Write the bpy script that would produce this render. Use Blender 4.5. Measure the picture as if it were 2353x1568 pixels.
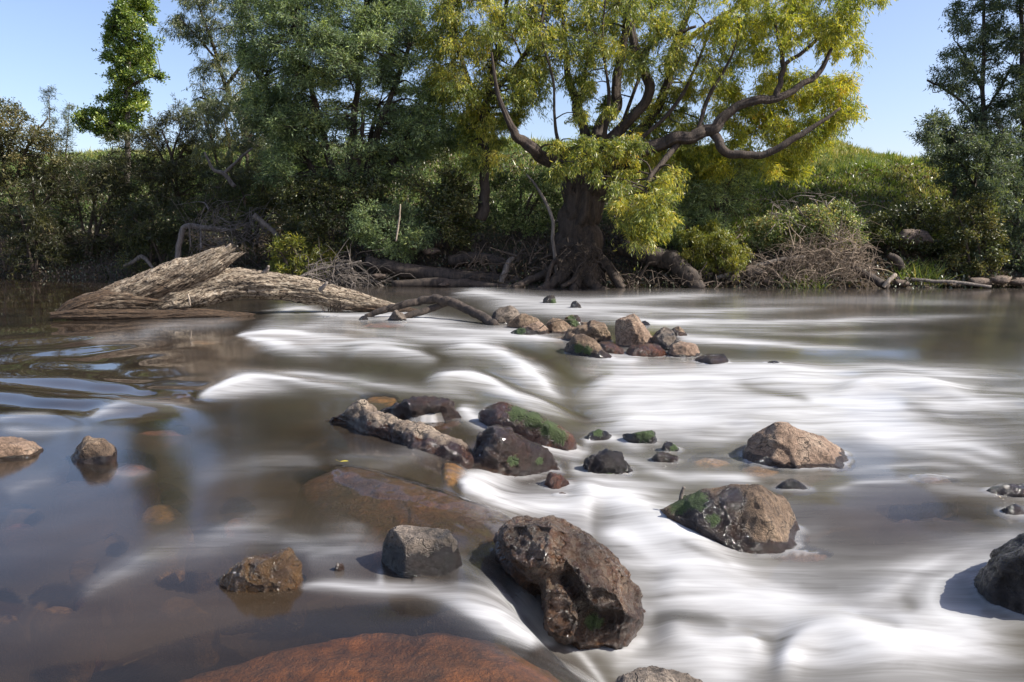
import bpy, bmesh, math, random
import numpy as np
from mathutils import Vector, Matrix
from mathutils.bvhtree import BVHTree

# ------------------------------------------------------------------ scene, camera, sky, sun
for o in list(bpy.data.objects):
    bpy.data.objects.remove(o, do_unlink=True)
scene = bpy.context.scene
COL = scene.collection
random.seed(7)
RNG = np.random.default_rng(11)

PW, PH = 2353.0, 1568.0            # photograph size used for measuring
FPX = 27.0 / 36.0 * PW             # focal length in those pixels
HCAM = 1.5                         # eye height above the upstream pool
PITCH = math.atan((784.0 - 555.0) / FPX)
cp, sp = math.cos(PITCH), math.sin(PITCH)

cam = bpy.data.cameras.new('camera')
cam.lens = 27.0
cam.sensor_width = 36.0
cam.clip_start = 0.05
cam.clip_end = 2000
camo = bpy.data.objects.new('camera', cam)
camo.location = (0, 0, HCAM)
camo.rotation_euler = (math.pi / 2 - PITCH, 0, 0)
COL.objects.link(camo)
scene.camera = camo

SUN_EL, SUN_AZ = math.radians(42), math.radians(-14)     # azimuth from +X towards +Y
world = bpy.data.worlds.new('World')
scene.world = world
world.use_nodes = True
nt = world.node_tree
nt.nodes.clear()
wo = nt.nodes.new('ShaderNodeOutputWorld')
wb = nt.nodes.new('ShaderNodeBackground')
sky = nt.nodes.new('ShaderNodeTexSky')
sky.sky_type = 'NISHITA'
sky.sun_disc = False
sky.sun_elevation = SUN_EL
sky.sun_rotation = math.pi / 2 - SUN_AZ
sky.air_density = 1.0
sky.dust_density = 1.5
sky.ozone_density = 6.0
wb.inputs['Strength'].default_value = 0.135
tint = nt.nodes.new('ShaderNodeMix'); tint.data_type = 'RGBA'; tint.blend_type = 'MULTIPLY'     # the photograph's cool white balance
tint.inputs[0].default_value = 1.0
tint.inputs[7].default_value = (1.36, 1.10, 1.0, 1)
nt.links.new(sky.outputs[0], tint.inputs[6])
nt.links.new(tint.outputs[2], wb.inputs[0])
nt.links.new(wb.outputs[0], wo.inputs[0])

sl = bpy.data.lights.new('sun', 'SUN')
sl.energy = 5.0
sl.angle = math.radians(0.5)
sl.color = (1.0, 0.955, 0.88)
so = bpy.data.objects.new('sun', sl)
sd = Vector((math.cos(SUN_EL) * math.cos(SUN_AZ), math.cos(SUN_EL) * math.sin(SUN_AZ), math.sin(SUN_EL)))
so.rotation_euler = sd.to_track_quat('Z', 'Y').to_euler()
so.location = sd * 60
COL.objects.link(so)

scene.view_settings.view_transform = 'Standard'
scene.view_settings.look = 'None'
scene.view_settings.exposure = 0.72
scene.view_settings.gamma = 1.0
scene.view_settings.use_curve_mapping = False

# ------------------------------------------------------------------ measuring helpers
def ray(px, py):
    r = (np.asarray(px, float) - PW / 2) / FPX
    u = (PH / 2 - np.asarray(py, float)) / FPX
    return r, cp + u * sp, -sp + u * cp
def at_z(px, py, z):
    dx, dy, dz = ray(px, py)
    t = (z - HCAM) / dz
    return dx * t, dy * t
def at(px, py, Y):
    dx, dy, dz = ray(px, py)
    t = Y / dy
    return np.stack([dx * t, dy * t, HCAM + dz * t], -1)
def proj(x, y, z):
    zz = z - HCAM
    f = y * cp - zz * sp
    u = y * sp + zz * cp
    f = np.maximum(f, 0.05)
    return PW / 2 + x / f * FPX, PH / 2 - u / f * FPX

# ------------------------------------------------------------------ noise
def _hash(ix, iy, iz, seed):
    h = (ix.astype(np.int64) * 374761393 + iy.astype(np.int64) * 668265263 + iz.astype(np.int64) * 2147483647 + seed * 974711) & 0xffffffff
    h = ((h ^ (h >> 13)) * 1274126177) & 0xffffffff
    h = ((h ^ (h >> 16)) * 2246822519) & 0xffffffff
    return ((h ^ (h >> 15)) & 0xffff) / 65535.0
def vnoise(P, seed=0):
    P = np.asarray(P, float)
    i = np.floor(P); f = P - i
    f = f * f * f * (f * (f * 6 - 15) + 10)
    i = i.astype(np.int64)
    out = 0
    for dx in (0, 1):
        wx = f[:, 0] if dx else 1 - f[:, 0]
        for dy in (0, 1):
            wy = f[:, 1] if dy else 1 - f[:, 1]
            for dz in (0, 1):
                wz = f[:, 2] if dz else 1 - f[:, 2]
                out = out + wx * wy * wz * _hash(i[:, 0] + dx, i[:, 1] + dy, i[:, 2] + dz, seed)
    return out * 2 - 1
ROT = np.array([[0.36, 0.48, -0.8], [-0.8, 0.6, 0.0], [0.48, 0.64, 0.6]])
def fbm(P, octaves=4, seed=0, gain=0.5, lac=2.03):
    s = 0; a = 1.0
    P = np.asarray(P, float)
    for k in range(octaves):
        s = s + a * vnoise(P, seed + k * 17)
        P = (P @ ROT.T) * lac
        a *= gain
    return s
def ridged(P, octaves=4, seed=0, gain=0.5):
    s = 0; a = 1.0
    P = np.asarray(P, float)
    for k in range(octaves):
        s = s + a * (1 - 2 * np.abs(vnoise(P, seed + k * 17)))
        P = (P @ ROT.T) * 2.03
        a *= gain
    return s
def sstep(a, b, x):
    t = np.clip((x - a) / (b - a), 0, 1)
    return t * t * (3 - 2 * t)

# ------------------------------------------------------------------ mesh helpers
def mesh_np(name, V, F, attrs=None, smooth=True):
    """F: array (n,3) or (n,4); attrs: name -> per-vertex float array"""
    V = np.asarray(V, np.float32); F = np.asarray(F, np.int32)
    me = bpy.data.meshes.new(name)
    k = F.shape[1]
    me.vertices.add(len(V)); me.vertices.foreach_set('co', V.ravel())
    me.loops.add(F.size); me.loops.foreach_set('vertex_index', F.ravel())
    me.polygons.add(len(F)); me.polygons.foreach_set('loop_start', np.arange(0, F.size, k, dtype=np.int32))
    me.update(calc_edges=True)
    me.polygons.foreach_set('use_smooth', np.full(len(F), bool(smooth)))
    for an, av in (attrs or {}).items():
        a = me.attributes.new(an, 'FLOAT', 'POINT')
        a.data.foreach_set('value', np.asarray(av, np.float32))
    return me
def link(name, me, mat, parent=None):
    o = bpy.data.objects.new(name, me)
    COL.objects.link(o)
    if mat is not None and me is not None and not me.materials:
        me.materials.append(mat)
    if parent is not None:
        o.parent = parent
        o.matrix_parent_inverse = Matrix.Translation(-Vector(parent.location))
    return o
def thing(name, loc, label, cat, group=None):
    o = bpy.data.objects.new(name, None)
    o.location = [float(v) for v in loc]
    o.empty_display_size = 0.2
    COL.objects.link(o)
    return tag(o, label, cat, group)
def tag(o, label, cat, group=None):
    o['label'] = label; o['category'] = cat
    if group: o['group'] = group
    return o
def recentre(o, base):
    """move the object's origin to the thing's base"""
    b = Vector([float(v) for v in base])
    o.data.transform(Matrix.Translation(-b))
    o.location = b
    return o

class MB:
    def __init__(self): self.V = []; self.F = []; self.A = []; self.n = 0
    def add(self, V, F, a=0.0):
        self.V.append(V); self.F.append(F + self.n); self.n += len(V)
        self.A.append(np.broadcast_to(np.asarray(a, float), (len(V),)))
    def mesh(self, name, attr=None, smooth=True):
        return mesh_np(name, np.concatenate(self.V), np.concatenate(self.F), {attr: np.concatenate(self.A)} if attr else None, smooth)

def spline(P, n):
    """Catmull-Rom through rows of P (any width), n samples"""
    P = np.asarray(P, float)
    if len(P) == 2:
        t = np.linspace(0, 1, n)[:, None]
        return P[0] * (1 - t) + P[1] * t
    Q = np.vstack([2 * P[0] - P[1], P, 2 * P[-1] - P[-2]])
    t = np.linspace(0, len(P) - 1 - 1e-9, n)
    i = t.astype(int); f = (t - i)[:, None]
    a, b, c, d = Q[i], Q[i + 1], Q[i + 2], Q[i + 3]
    return 0.5 * (2 * b + (c - a) * f + (2 * a - 5 * b + 4 * c - d) * f ** 2 + (3 * b - a - 3 * c + d) * f ** 3)

def tube(C, R, sides=8, cap=True, disp=None):
    """closed tube along centres C (n,3) radii R; returns V, F(quads); disp(s, ang, P) -> radial factor"""
    C = np.asarray(C, float); n = len(C)
    R = np.broadcast_to(np.asarray(R, float), (n,))
    T = np.gradient(C, axis=0); T /= np.linalg.norm(T, axis=1, keepdims=True) + 1e-12
    ref = np.array([0, 0, 1.0]) if abs(T[0, 2]) < 0.9 else np.array([1.0, 0, 0])
    U = np.zeros_like(C)
    u = ref - T[0] * (ref @ T[0])
    for k in range(n):
        u = u - T[k] * (u @ T[k]); u = u / (np.linalg.norm(u) + 1e-12); U[k] = u
    W = np.cross(T, U)
    a = np.linspace(0, 2 * math.pi, sides, endpoint=False)
    rr = np.repeat(R[:, None], sides, 1)
    if disp is not None:
        rr = rr * disp(np.repeat(np.arange(n)[:, None] / max(n - 1, 1), sides, 1), np.repeat(a[None], n, 0), C)
    V = C[:, None] + rr[..., None] * (np.cos(a)[None, :, None] * U[:, None] + np.sin(a)[None, :, None] * W[:, None])
    V = V.reshape(-1, 3)
    i = np.arange(n - 1)[:, None] * sides; j = np.arange(sides)[None]; j2 = (j + 1) % sides
    F = np.stack([i + j, i + j2, i + sides + j2, i + sides + j], -1).reshape(-1, 4)
    if cap:
        V = np.vstack([V, C[0], C[-1]])
        c0 = n * sides; c1 = c0 + 1
        e = (n - 1) * sides
        h = np.arange(0, sides, 2)
        F = np.vstack([F, np.stack([np.full(len(h), c0), (h + 2) % sides, (h + 1) % sides, h], -1),
                       np.stack([np.full(len(h), c1), e + h, e + (h + 1) % sides, e + (h + 2) % sides], -1)])
    return V, F

# ------------------------------------------------------------------ material helpers
def newmat(name):
    m = bpy.data.materials.new(name); m.use_nodes = True
    n = m.node_tree; n.nodes.clear()
    out = n.nodes.new('ShaderNodeOutputMaterial')
    return m, n, out
def N(n, t, **kw):
    x = n.nodes.new(t)
    for k, v in kw.items():
        if k in x.inputs.keys() if hasattr(x.inputs, 'keys') else False: x.inputs[k].default_value = v
        else: setattr(x, k, v)
    return x
def attr(n, name):
    a = n.nodes.new('ShaderNodeAttribute'); a.attribute_name = name
    return a.outputs['Fac']
def ramp(n, src, stops):
    r = n.nodes.new('ShaderNodeValToRGB')
    e = r.color_ramp.elements
    while len(e) < len(stops): e.new(0.5)
    for k, (p, c) in enumerate(stops):
        e[k].position = p
        e[k].color = (c[0], c[1], c[2], 1) if hasattr(c, '__len__') else (c, c, c, 1)
    n.links.new(src, r.inputs[0])
    return r.outputs[0]
def noise_tex(n, vec, scale, detail=4, rough=0.55, dist=0.0):
    t = n.nodes.new('ShaderNodeTexNoise')
    t.inputs['Scale'].default_value = scale; t.inputs['Detail'].default_value = detail
    t.inputs['Roughness'].default_value = rough; t.inputs['Distortion'].default_value = dist
    n.links.new(vec, t.inputs['Vector'])
    return t.outputs['Fac']
def mixc(n, fac, a, b, mode='MIX'):
    m = n.nodes.new('ShaderNodeMix'); m.data_type = 'RGBA'; m.blend_type = mode
    for s, v in ((m.inputs[0], fac), (m.inputs[6], a), (m.inputs[7], b)):
        if isinstance(v, bpy.types.NodeSocket): n.links.new(v, s)
        elif hasattr(v, '__len__'): s.default_value = (v[0], v[1], v[2], 1)
        else: s.default_value = v
    return m.outputs[2]
def mathn(n, op, a, b=None, clamp=False):
    m = n.nodes.new('ShaderNodeMath'); m.operation = op; m.use_clamp = clamp
    for s, v in ((m.inputs[0], a), (m.inputs[1], b)):
        if v is None: continue
        if isinstance(v, bpy.types.NodeSocket): n.links.new(v, s)
        else: s.default_value = v
    return m.outputs[0]
def maprange(n, x, a, b, c, d):
    m = n.nodes.new('ShaderNodeMapRange')
    n.links.new(x, m.inputs[0])
    for k, v in zip((1, 2, 3, 4), (a, b, c, d)): m.inputs[k].default_value = v
    return m.outputs[0]
def position(n):
    return n.nodes.new('ShaderNodeNewGeometry').outputs['Position']
def bump(n, h, strength, dist, normal=None):
    b = n.nodes.new('ShaderNodeBump')
    b.inputs['Strength'].default_value = strength; b.inputs['Distance'].default_value = dist
    n.links.new(h, b.inputs['Height'])
    if normal is not None: n.links.new(normal, b.inputs['Normal'])
    return b.outputs[0]

def rock_mat(name, dark, mid, light, wetdark, scale=9.0, wetrough=0.11, cracks=1.0):
    m, n, out = newmat(name)
    p = position(n)
    big = noise_tex(n, p, scale * 0.45, 5, 0.6, 0.4)
    fine = noise_tex(n, p, scale * 3.2, 6, 0.65)
    grain = noise_tex(n, p, scale * 14, 3, 0.7)
    c = ramp(n, big, [(0.30, dark), (0.48, mid), (0.66, light)])
    c2 = ramp(n, fine, [(0.34, (0.22, 0.2, 0.18)), (0.46, (0.8, 0.78, 0.75)), (0.58, (1.1, 1.08, 1.05)), (0.74, (1.4, 1.35, 1.28))])
    c = mixc(n, 0.75, c, c2, 'MULTIPLY')
    c3 = ramp(n, grain, [(0.34, (0.35, 0.35, 0.35)), (0.5, (0.95, 0.95, 0.95)), (0.66, (1.4, 1.4, 1.4))])
    c = mixc(n, 0.8, c, c3, 'MULTIPLY')
    # fracture lines
    dv = n.nodes.new('ShaderNodeVectorMath'); dv.operation = 'ADD'
    nv = n.nodes.new('ShaderNodeTexNoise'); nv.inputs['Scale'].default_value = scale * 0.7; nv.inputs['Detail'].default_value = 3; n.links.new(p, nv.inputs['Vector'])
    sv = n.nodes.new('ShaderNodeVectorMath'); sv.operation = 'SCALE'; sv.inputs['Scale'].default_value = 2.2 / scale; n.links.new(nv.outputs['Color'], sv.inputs[0])
    n.links.new(p, dv.inputs[0]); n.links.new(sv.outputs[0], dv.inputs[1])
    vo = n.nodes.new('ShaderNodeTexVoronoi'); vo.feature = 'DISTANCE_TO_EDGE'; vo.inputs['Scale'].default_value = scale * 0.75; n.links.new(dv.outputs[0], vo.inputs['Vector'])
    crk = mathn(n, 'MULTIPLY', maprange(n, vo.outputs['Distance'], 0.0, 0.035, 1, 0), maprange(n, big, 0.47, 0.55, 0, cracks))
    c = mixc(n, mathn(n, 'MULTIPLY', crk, 0.75), c, (0.012, 0.009, 0.007))
    wet = attr(n, 'wet'); moss = attr(n, 'moss')
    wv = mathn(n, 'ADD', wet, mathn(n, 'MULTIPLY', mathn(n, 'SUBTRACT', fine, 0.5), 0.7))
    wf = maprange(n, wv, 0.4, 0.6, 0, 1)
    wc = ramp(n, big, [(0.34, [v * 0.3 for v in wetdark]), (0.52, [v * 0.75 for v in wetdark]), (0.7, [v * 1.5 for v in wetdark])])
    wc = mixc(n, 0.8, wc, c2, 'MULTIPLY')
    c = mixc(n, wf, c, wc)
    mv = mathn(n, 'ADD', moss, mathn(n, 'MULTIPLY', mathn(n, 'SUBTRACT', fine, 0.5), 1.7))
    mf = mathn(n, 'MULTIPLY', maprange(n, mv, 0.38, 0.62, 0, 0.9), maprange(n, moss, 0.08, 0.3, 0, 1))
    gc = ramp(n, grain, [(0.3, (0.012, 0.022, 0.006)), (0.6, (0.05, 0.085, 0.018))])
    c = mixc(n, mf, c, gc)
    b = n.nodes.new('ShaderNodeBsdfPrincipled')
    n.links.new(c, b.inputs['Base Color'])
    rg = maprange(n, grain, 0.3, 0.7, wetrough * 0.6, wetrough * 1.4)
    rm = n.nodes.new('ShaderNodeMix'); rm.data_type = 'FLOAT'
    n.links.new(wf, rm.inputs[0]); rm.inputs[2].default_value = 0.85; n.links.new(rg, rm.inputs[3])
    n.links.new(mathn(n, 'MAXIMUM', rm.outputs[0], mathn(n, 'MULTIPLY', mf, 0.9)), b.inputs['Roughness'])
    h = mathn(n, 'SUBTRACT', mathn(n, 'ADD', mathn(n, 'MULTIPLY', fine, 1.0), mathn(n, 'MULTIPLY', grain, 0.45)), mathn(n, 'MULTIPLY', crk, 0.6))
    n.links.new(bump(n, h, 0.9, 0.035), b.inputs['Normal'])
    n.links.new(mathn(n, 'MULTIPLY', mathn(n, 'MULTIPLY', wf, 0.5), mathn(n, 'SUBTRACT', 1.0, mf)), b.inputs['Coat Weight']); b.inputs['Coat Roughness'].default_value = wetrough * 0.8
    n.links.new(bump(n, mathn(n, 'ADD', fine, mathn(n, 'MULTIPLY', grain, 0.5)), 1.0, 0.06), b.inputs['Coat Normal'])
    n.links.new(b.outputs[0], out.inputs[0])
    return m

def leaf_mat(name, stops, transl=0.4, gloss=0.12, rough=0.4):
    m, n, out = newmat(name)
    c = ramp(n, attr(n, 'tint'), stops)
    d = N(n, 'ShaderNodeBsdfDiffuse'); t = N(n, 'ShaderNodeBsdfTranslucent'); g = N(n, 'ShaderNodeBsdfGlossy')
    n.links.new(c, d.inputs[0])
    tc = mixc(n, 1.0, c, (1.5, 1.45, 0.7), 'MULTIPLY')
    n.links.new(tc, t.inputs[0])
    g.inputs['Roughness'].default_value = rough
    g.inputs['Color'].default_value = (0.9, 0.9, 0.85, 1)
    a = N(n, 'ShaderNodeMixShader'); a.inputs[0].default_value = transl
    n.links.new(d.outputs[0], a.inputs[1]); n.links.new(t.outputs[0], a.inputs[2])
    b = N(n, 'ShaderNodeMixShader')
    b.inputs[0].default_value = gloss
    n.links.new(a.outputs[0], b.inputs[1]); n.links.new(g.outputs[0], b.inputs[2])
    n.links.new(b.outputs[0], out.inputs[0])
    return m

def bark_mat(name, dark, light, scale=12, stretch=(1, 1, 0.25), bs=0.8, bd=0.03):
    m, n, out = newmat(name)
    p = position(n)
    mp = n.nodes.new('ShaderNodeMapping'); mp.inputs['Scale'].default_value = stretch
    n.links.new(p, mp.inputs[0])
    a = noise_tex(n, mp.outputs[0], scale, 6, 0.65, 0.6)
    g = noise_tex(n, p, scale * 4, 4, 0.6)
    c = ramp(n, a, [(0.32, dark), (0.5, [0.5 * (x + y) for x, y in zip(dark, light)]), (0.68, light)])
    c = mixc(n, 0.6, c, ramp(n, g, [(0.3, (0.5, 0.5, 0.5)), (0.6, (1.1, 1.1, 1.1))]), 'MULTIPLY')
    b = n.nodes.new('ShaderNodeBsdfPrincipled'); b.inputs['Roughness'].default_value = 0.85
    n.links.new(c, b.inputs['Base Color'])
    n.links.new(bump(n, mathn(n, 'ADD', a, mathn(n, 'MULTIPLY', g, 0.3)), bs, bd), b.inputs['Normal'])
    n.links.new(b.outputs[0], out.inputs[0])
    return m
# ------------------------------------------------------------------ river levels (height of the water where it can be read in the photograph)
LV = [(50,660,0),(50,700,0),(300,720,0),(600,690,0),(0,800,-.01),(300,850,-.02),(0,900,-.03),(350,930,-.035),(0,1000,-.05),(300,1000,-.05),
 (-300,900,-.03),(-400,1200,-.06),(-300,1500,-.07),(0,1150,-.06),(400,1100,-.055),(100,1400,-.07),(500,1450,-.07),(700,1150,-.055),(550,1000,-.05),(700,970,-.05),
 (850,1100,-.055),(900,1200,-.065),(1000,1190,-.065),(1080,1215,-.07),(750,1330,-.08),(900,1350,-.1),(300,1600,-.08),(800,1560,-.09),(1100,1560,-.1),(1000,1360,-.1),(1130,1330,-.11),
 (700,740,-.005),(900,700,0),(700,900,-.04),(900,760,-.02),(850,850,-.04),(1000,870,-.05),(1050,760,-.03),(1150,790,-.05),(1100,850,-.06),(900,900,-.055),(1000,905,-.06),(1080,900,-.08),
 (1250,830,-.1),(1300,880,-.2),(1250,930,-.24),(1350,950,-.3),(1450,930,-.3),(1400,850,-.2),(1700,930,-.28),(2200,900,-.24),(2300,1000,-.28),(2700,950,-.26),
 (1200,675,0),(1000,665,0),(1500,690,-.02),(2000,680,-.05),(2300,690,-.06),(2700,690,-.06),(2200,780,-.12),(1800,790,-.12),(1500,770,-.08),(1650,830,-.17),(1330,760,-.06),(1900,850,-.2),(2350,850,-.2),(2800,800,-.15),
 (960,975,-.07),(1030,960,-.09),(1130,930,-.1),(1200,1010,-.2),(1330,1040,-.3),(1120,1000,-.12),
 (1500,1000,-.3),(1600,1060,-.32),(2000,1060,-.31),(2100,1120,-.34),(2350,1150,-.35),(2800,1200,-.37),(1400,1100,-.33),(1150,1110,-.27),(1130,1140,-.3),(1230,1160,-.33),(1060,1095,-.13),(1300,1180,-.36),
 (1550,1250,-.42),(1450,1250,-.42),(1700,1330,-.46),(2050,1250,-.4),(2350,1260,-.41),(2200,1330,-.46),(1550,1420,-.5),(1500,1510,-.52),(1900,1450,-.52),(2250,1500,-.54),(1700,1560,-.56),(2300,1620,-.58),(2800,1500,-.54),
 (1200,1420,-.2),(1230,1480,-.42),(1270,1495,-.5),(1330,1530,-.52),(1420,1580,-.55),(1370,1500,-.51),(1180,1440,-.14),(1240,1510,-.13),(1300,1560,-.14)]
LVa = np.array(LV, float)
_lx, _ly = at_z(LVa[:, 0], LVa[:, 1], LVa[:, 2])
def _uv(x, y): 
    yy = np.maximum(np.asarray(y, float), 1.2)
    return np.stack([np.asarray(x, float) / yy * 1.2, np.log(yy)], -1)
_P = _uv(_lx, _ly)
def _rk(A, B): return np.sqrt(((A[:, None] - B[None]) ** 2).sum(-1) + 0.0015)
_n = len(_P)
_M = np.zeros((_n + 1, _n + 1)); _M[:_n, :_n] = _rk(_P, _P) - np.eye(_n) * 0.012; _M[:_n, _n] = 1; _M[_n, :_n] = 1
_cf = np.linalg.solve(_M, np.append(LVa[:, 2], 0))
def W(x, y):
    sh = np.shape(x)
    U = _uv(np.ravel(x), np.ravel(y))
    U[:, 0] = np.clip(U[:, 0], -1.5, 1.5)
    r = np.concatenate([_rk(u, _P) @ _cf[:_n] + _cf[_n] for u in np.array_split(U, max(1, len(U) // 20000))])
    return np.clip(r, -0.6, 0.02).reshape(sh)
def on_water(px, py):
    z = 0.0
    for _ in range(12):
        x, y = at_z(px, py, z); z = 0.5 * z + 0.5 * float(W(x, y))
    return np.array([float(x), float(y), float(W(x, y))])

# ------------------------------------------------------------------ far bank and river bed
BX = np.array([-60, -40, -22, -10, -4, 0, 8, 17, 40, 60.0]); BY = np.array([42, 37, 33.5, 30, 26.2, 25.3, 25.0, 25.6, 29, 33.0])
def yb(x): return np.interp(x, BX, BY)
TX = np.array([-60, -30, -18, -8, 0, 6, 12, 15, 19, 26, 60.0]); TZ = np.array([6.6, 6.6, 6.8, 6.5, 6.3, 5.7, 5.6, 6.0, 5.4, 5.2, 5.2])
def ground_z(x, y):
    x = np.asarray(x, float); y = np.asarray(y, float)
    d = y - yb(x)
    top = np.interp(x, TX, TZ)
    P = np.stack([x * 0.35, y * 0.35, np.zeros_like(x)], -1).reshape(-1, 3)
    nz = fbm(P, 4, 3).reshape(x.shape)
    P2 = P * 5.5
    nz2 = fbm(P2, 3, 9).reshape(x.shape)
    rise = 0.55 * sstep(-0.3, 1.2, d) + (top - 0.55) * sstep(0.2, 11.5, d) ** 0.85
    return -0.25 + rise + 0.28 * nz * sstep(0, 3, d) + 0.10 * nz2 * sstep(-.3, 1.0, d) * (1 - .75 * sstep(14, 30, d)) - 0.5 * sstep(0.2, -2.5, d)
def grid(xs, ys):
    X, Y = np.meshgrid(xs, ys)
    nx, ny = len(xs), len(ys)
    i = (np.arange(ny - 1)[:, None] * nx + np.arange(nx - 1)[None]).ravel()
    return X.ravel(), Y.ravel(), np.stack([i, i + 1, i + nx + 1, i + nx], -1)

m, n, out = newmat('bank_soil')
p = position(n)
a = noise_tex(n, p, 0.7, 5, 0.6); f = noise_tex(n, p, 9, 5, 0.65)
sx = n.nodes.new('ShaderNodeSeparateXYZ'); n.links.new(p, sx.inputs[0])
soil = ramp(n, f, [(0.3, (0.018, 0.013, 0.008)), (0.55, (0.06, 0.042, 0.026)), (0.75, (0.13, 0.095, 0.06))])
turf = ramp(n, f, [(0.3, (0.02, 0.04, 0.006)), (0.5, (0.06, 0.10, 0.016)), (0.7, (0.13, 0.15, 0.04))])
gz = mathn(n, 'ADD', sx.outputs[2], mathn(n, 'MULTIPLY', mathn(n, 'SUBTRACT', a, 0.5), 4.0))
c = mixc(n, maprange(n, gz, 1.6, 3.0, 0, 1), soil, turf)
b = n.nodes.new('ShaderNodeBsdfPrincipled'); b.inputs['Roughness'].default_value = 0.95
n.links.new(c, b.inputs[0]); n.links.new(bump(n, f, 0.8, 0.1), b.inputs['Normal']); n.links.new(b.outputs[0], out.inputs[0])
MAT_SOIL = m
xs = np.concatenate([np.linspace(-420, -46, 24), np.linspace(-45, 45, 300), np.linspace(46, 420, 24)])
ys = np.concatenate([np.linspace(20, 45, 110), np.linspace(46, 70, 25), np.linspace(75, 600, 26)])
X, Y, F = grid(xs, ys)
bank = link('river_bank', mesh_np('river_bank', np.stack([X, Y, ground_z(X, Y)], -1), F), MAT_SOIL)
bank['kind'] = 'structure'

m, n, out = newmat('bed_silt')
p = position(n)
a = noise_tex(n, p, 2.2, 5, 0.6, 0.5); f = noise_tex(n, p, 12, 4, 0.6)
c = ramp(n, a, [(0.3, (0.02, 0.016, 0.012)), (0.5, (0.075, 0.05, 0.028)), (0.68, (0.17, 0.105, 0.05))])
b = n.nodes.new('ShaderNodeBsdfPrincipled'); b.inputs['Roughness'].default_value = 0.8
n.links.new(c, b.inputs[0]); n.links.new(bump(n, f, 0.6, 0.05), b.inputs['Normal']); n.links.new(b.outputs[0], out.inputs[0])
xs = np.linspace(-60, 60, 320); ys = np.concatenate([np.linspace(-6, 10, 140), np.linspace(10.3, 34, 60)])
X, Y, F = grid(xs, ys)
Z = W(X, Y) - 0.5 + 0.16 * fbm(np.stack([X * 1.3, Y * 1.3, 0 * X], -1), 4, 21) - 1.2 * sstep(18, 32, Y)
bed = link('river_bed', mesh_np('river_bed', np.stack([X, Y, Z], -1), F), m)
bed['kind'] = 'structure'

# ------------------------------------------------------------------ rocks
M_BROWN = rock_mat('rock_brown', (0.052, 0.034, 0.021), (0.16, 0.108, 0.068), (0.28, 0.205, 0.135), (0.034, 0.017, 0.0085))
M_GREY = rock_mat('rock_grey', (0.045, 0.037, 0.028), (0.135, 0.108, 0.084), (0.27, 0.222, 0.175), (0.020, 0.014, 0.0095))
M_TAN = rock_mat('rock_tan', (0.111, 0.072, 0.047), (0.255, 0.174, 0.119), (0.357, 0.272, 0.196), (0.051, 0.029, 0.015))
M_RUST = rock_mat('rock_rust', (0.05, 0.022, 0.01), (0.15, 0.065, 0.022), (0.26, 0.14, 0.05), (0.075, 0.025, 0.008))
M_SUNK = rock_mat('rock_submerged_brown', (0.020, 0.011, 0.006), (0.069, 0.032, 0.014), (0.139, 0.069, 0.029), (0.069, 0.029, 0.010), scale=6, wetrough=0.5, cracks=0.0)
M_SUNKY = rock_mat('rock_submerged_ochre', (0.060, 0.044, 0.016), (0.246, 0.160, 0.060), (0.394, 0.270, 0.110), (0.270, 0.160, 0.055), scale=6, wetrough=0.5, cracks=0.0)
M_SUNKR = rock_mat('rock_submerged_red', (0.066, 0.034, 0.023), (0.214, 0.100, 0.066), (0.374, 0.200, 0.133), (0.214, 0.086, 0.053), scale=6, wetrough=0.5, cracks=0.0)
M_ORANGE = rock_mat('rock_orange_slab', (0.022, 0.010, 0.004), (0.15, 0.058, 0.013), (0.32, 0.15, 0.035), (0.2, 0.075, 0.014), scale=5.5, wetrough=0.5, cracks=0.0)

M_OCHRE = rock_mat('rock_ochre', (0.05, 0.03, 0.012), (0.17, 0.10, 0.04), (0.30, 0.20, 0.09), (0.10, 0.055, 0.02))
M_HERO = rock_mat('rock_front_boulder', (0.05, 0.034, 0.02), (0.16, 0.118, 0.078), (0.36, 0.275, 0.185), (0.075, 0.038, 0.018))
M_SLAB = rock_mat('rock_pale_slab', (0.08, 0.058, 0.042), (0.22, 0.17, 0.125), (0.38, 0.31, 0.23), (0.055, 0.024, 0.012))
ICO = {}
def ico(k):
    if k not in ICO:
        bm = bmesh.new(); bmesh.ops.create_icosphere(bm, subdivisions=k, radius=1)
        bm.verts.ensure_lookup_table()
        ICO[k] = (np.array([v.co[:] for v in bm.verts]), np.array([[v.index for v in f.verts] for f in bm.faces]))
        bm.free()
    return ICO[k]
def hull_planes(P):
    bm = bmesh.new()
    for q in P: bm.verts.new([float(v) for v in q])
    r = bmesh.ops.convex_hull(bm, input=bm.verts)
    bm.faces.ensure_lookup_table(); bm.normal_update()
    pl = []
    for f in bm.faces:
        if f.calc_area() < 1e-9: continue
        nn = np.array(f.normal[:]); d = nn @ np.array(f.verts[0].co[:])
        for q in pl:
            if q[0] @ nn > 0.985 and abs(q[1] - d) < 0.03: break
        else: pl.append((nn, d))
    bm.free()
    return np.array([q[0] for q in pl]), np.array([q[1] for q in pl])
def hull_body(P, lod, sharp):
    P = np.asarray(P, float)
    c = 0.5 * (P.max(0) + P.min(0)); c = 0.5 * c + 0.5 * P.mean(0)
    nn, d = hull_planes(P - c)
    k = d > 1e-4; nn, d = nn[k], d[k]
    D, F = ico(lod)
    q = np.clip((D @ nn.T) / d, 0, None)
    mx = q.max(1, keepdims=True)
    r = 1.0 / (mx[:, 0] * ((q / mx) ** sharp).sum(1) ** (1.0 / sharp))
    return c, D * r[:, None] * 1.04, F
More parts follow.
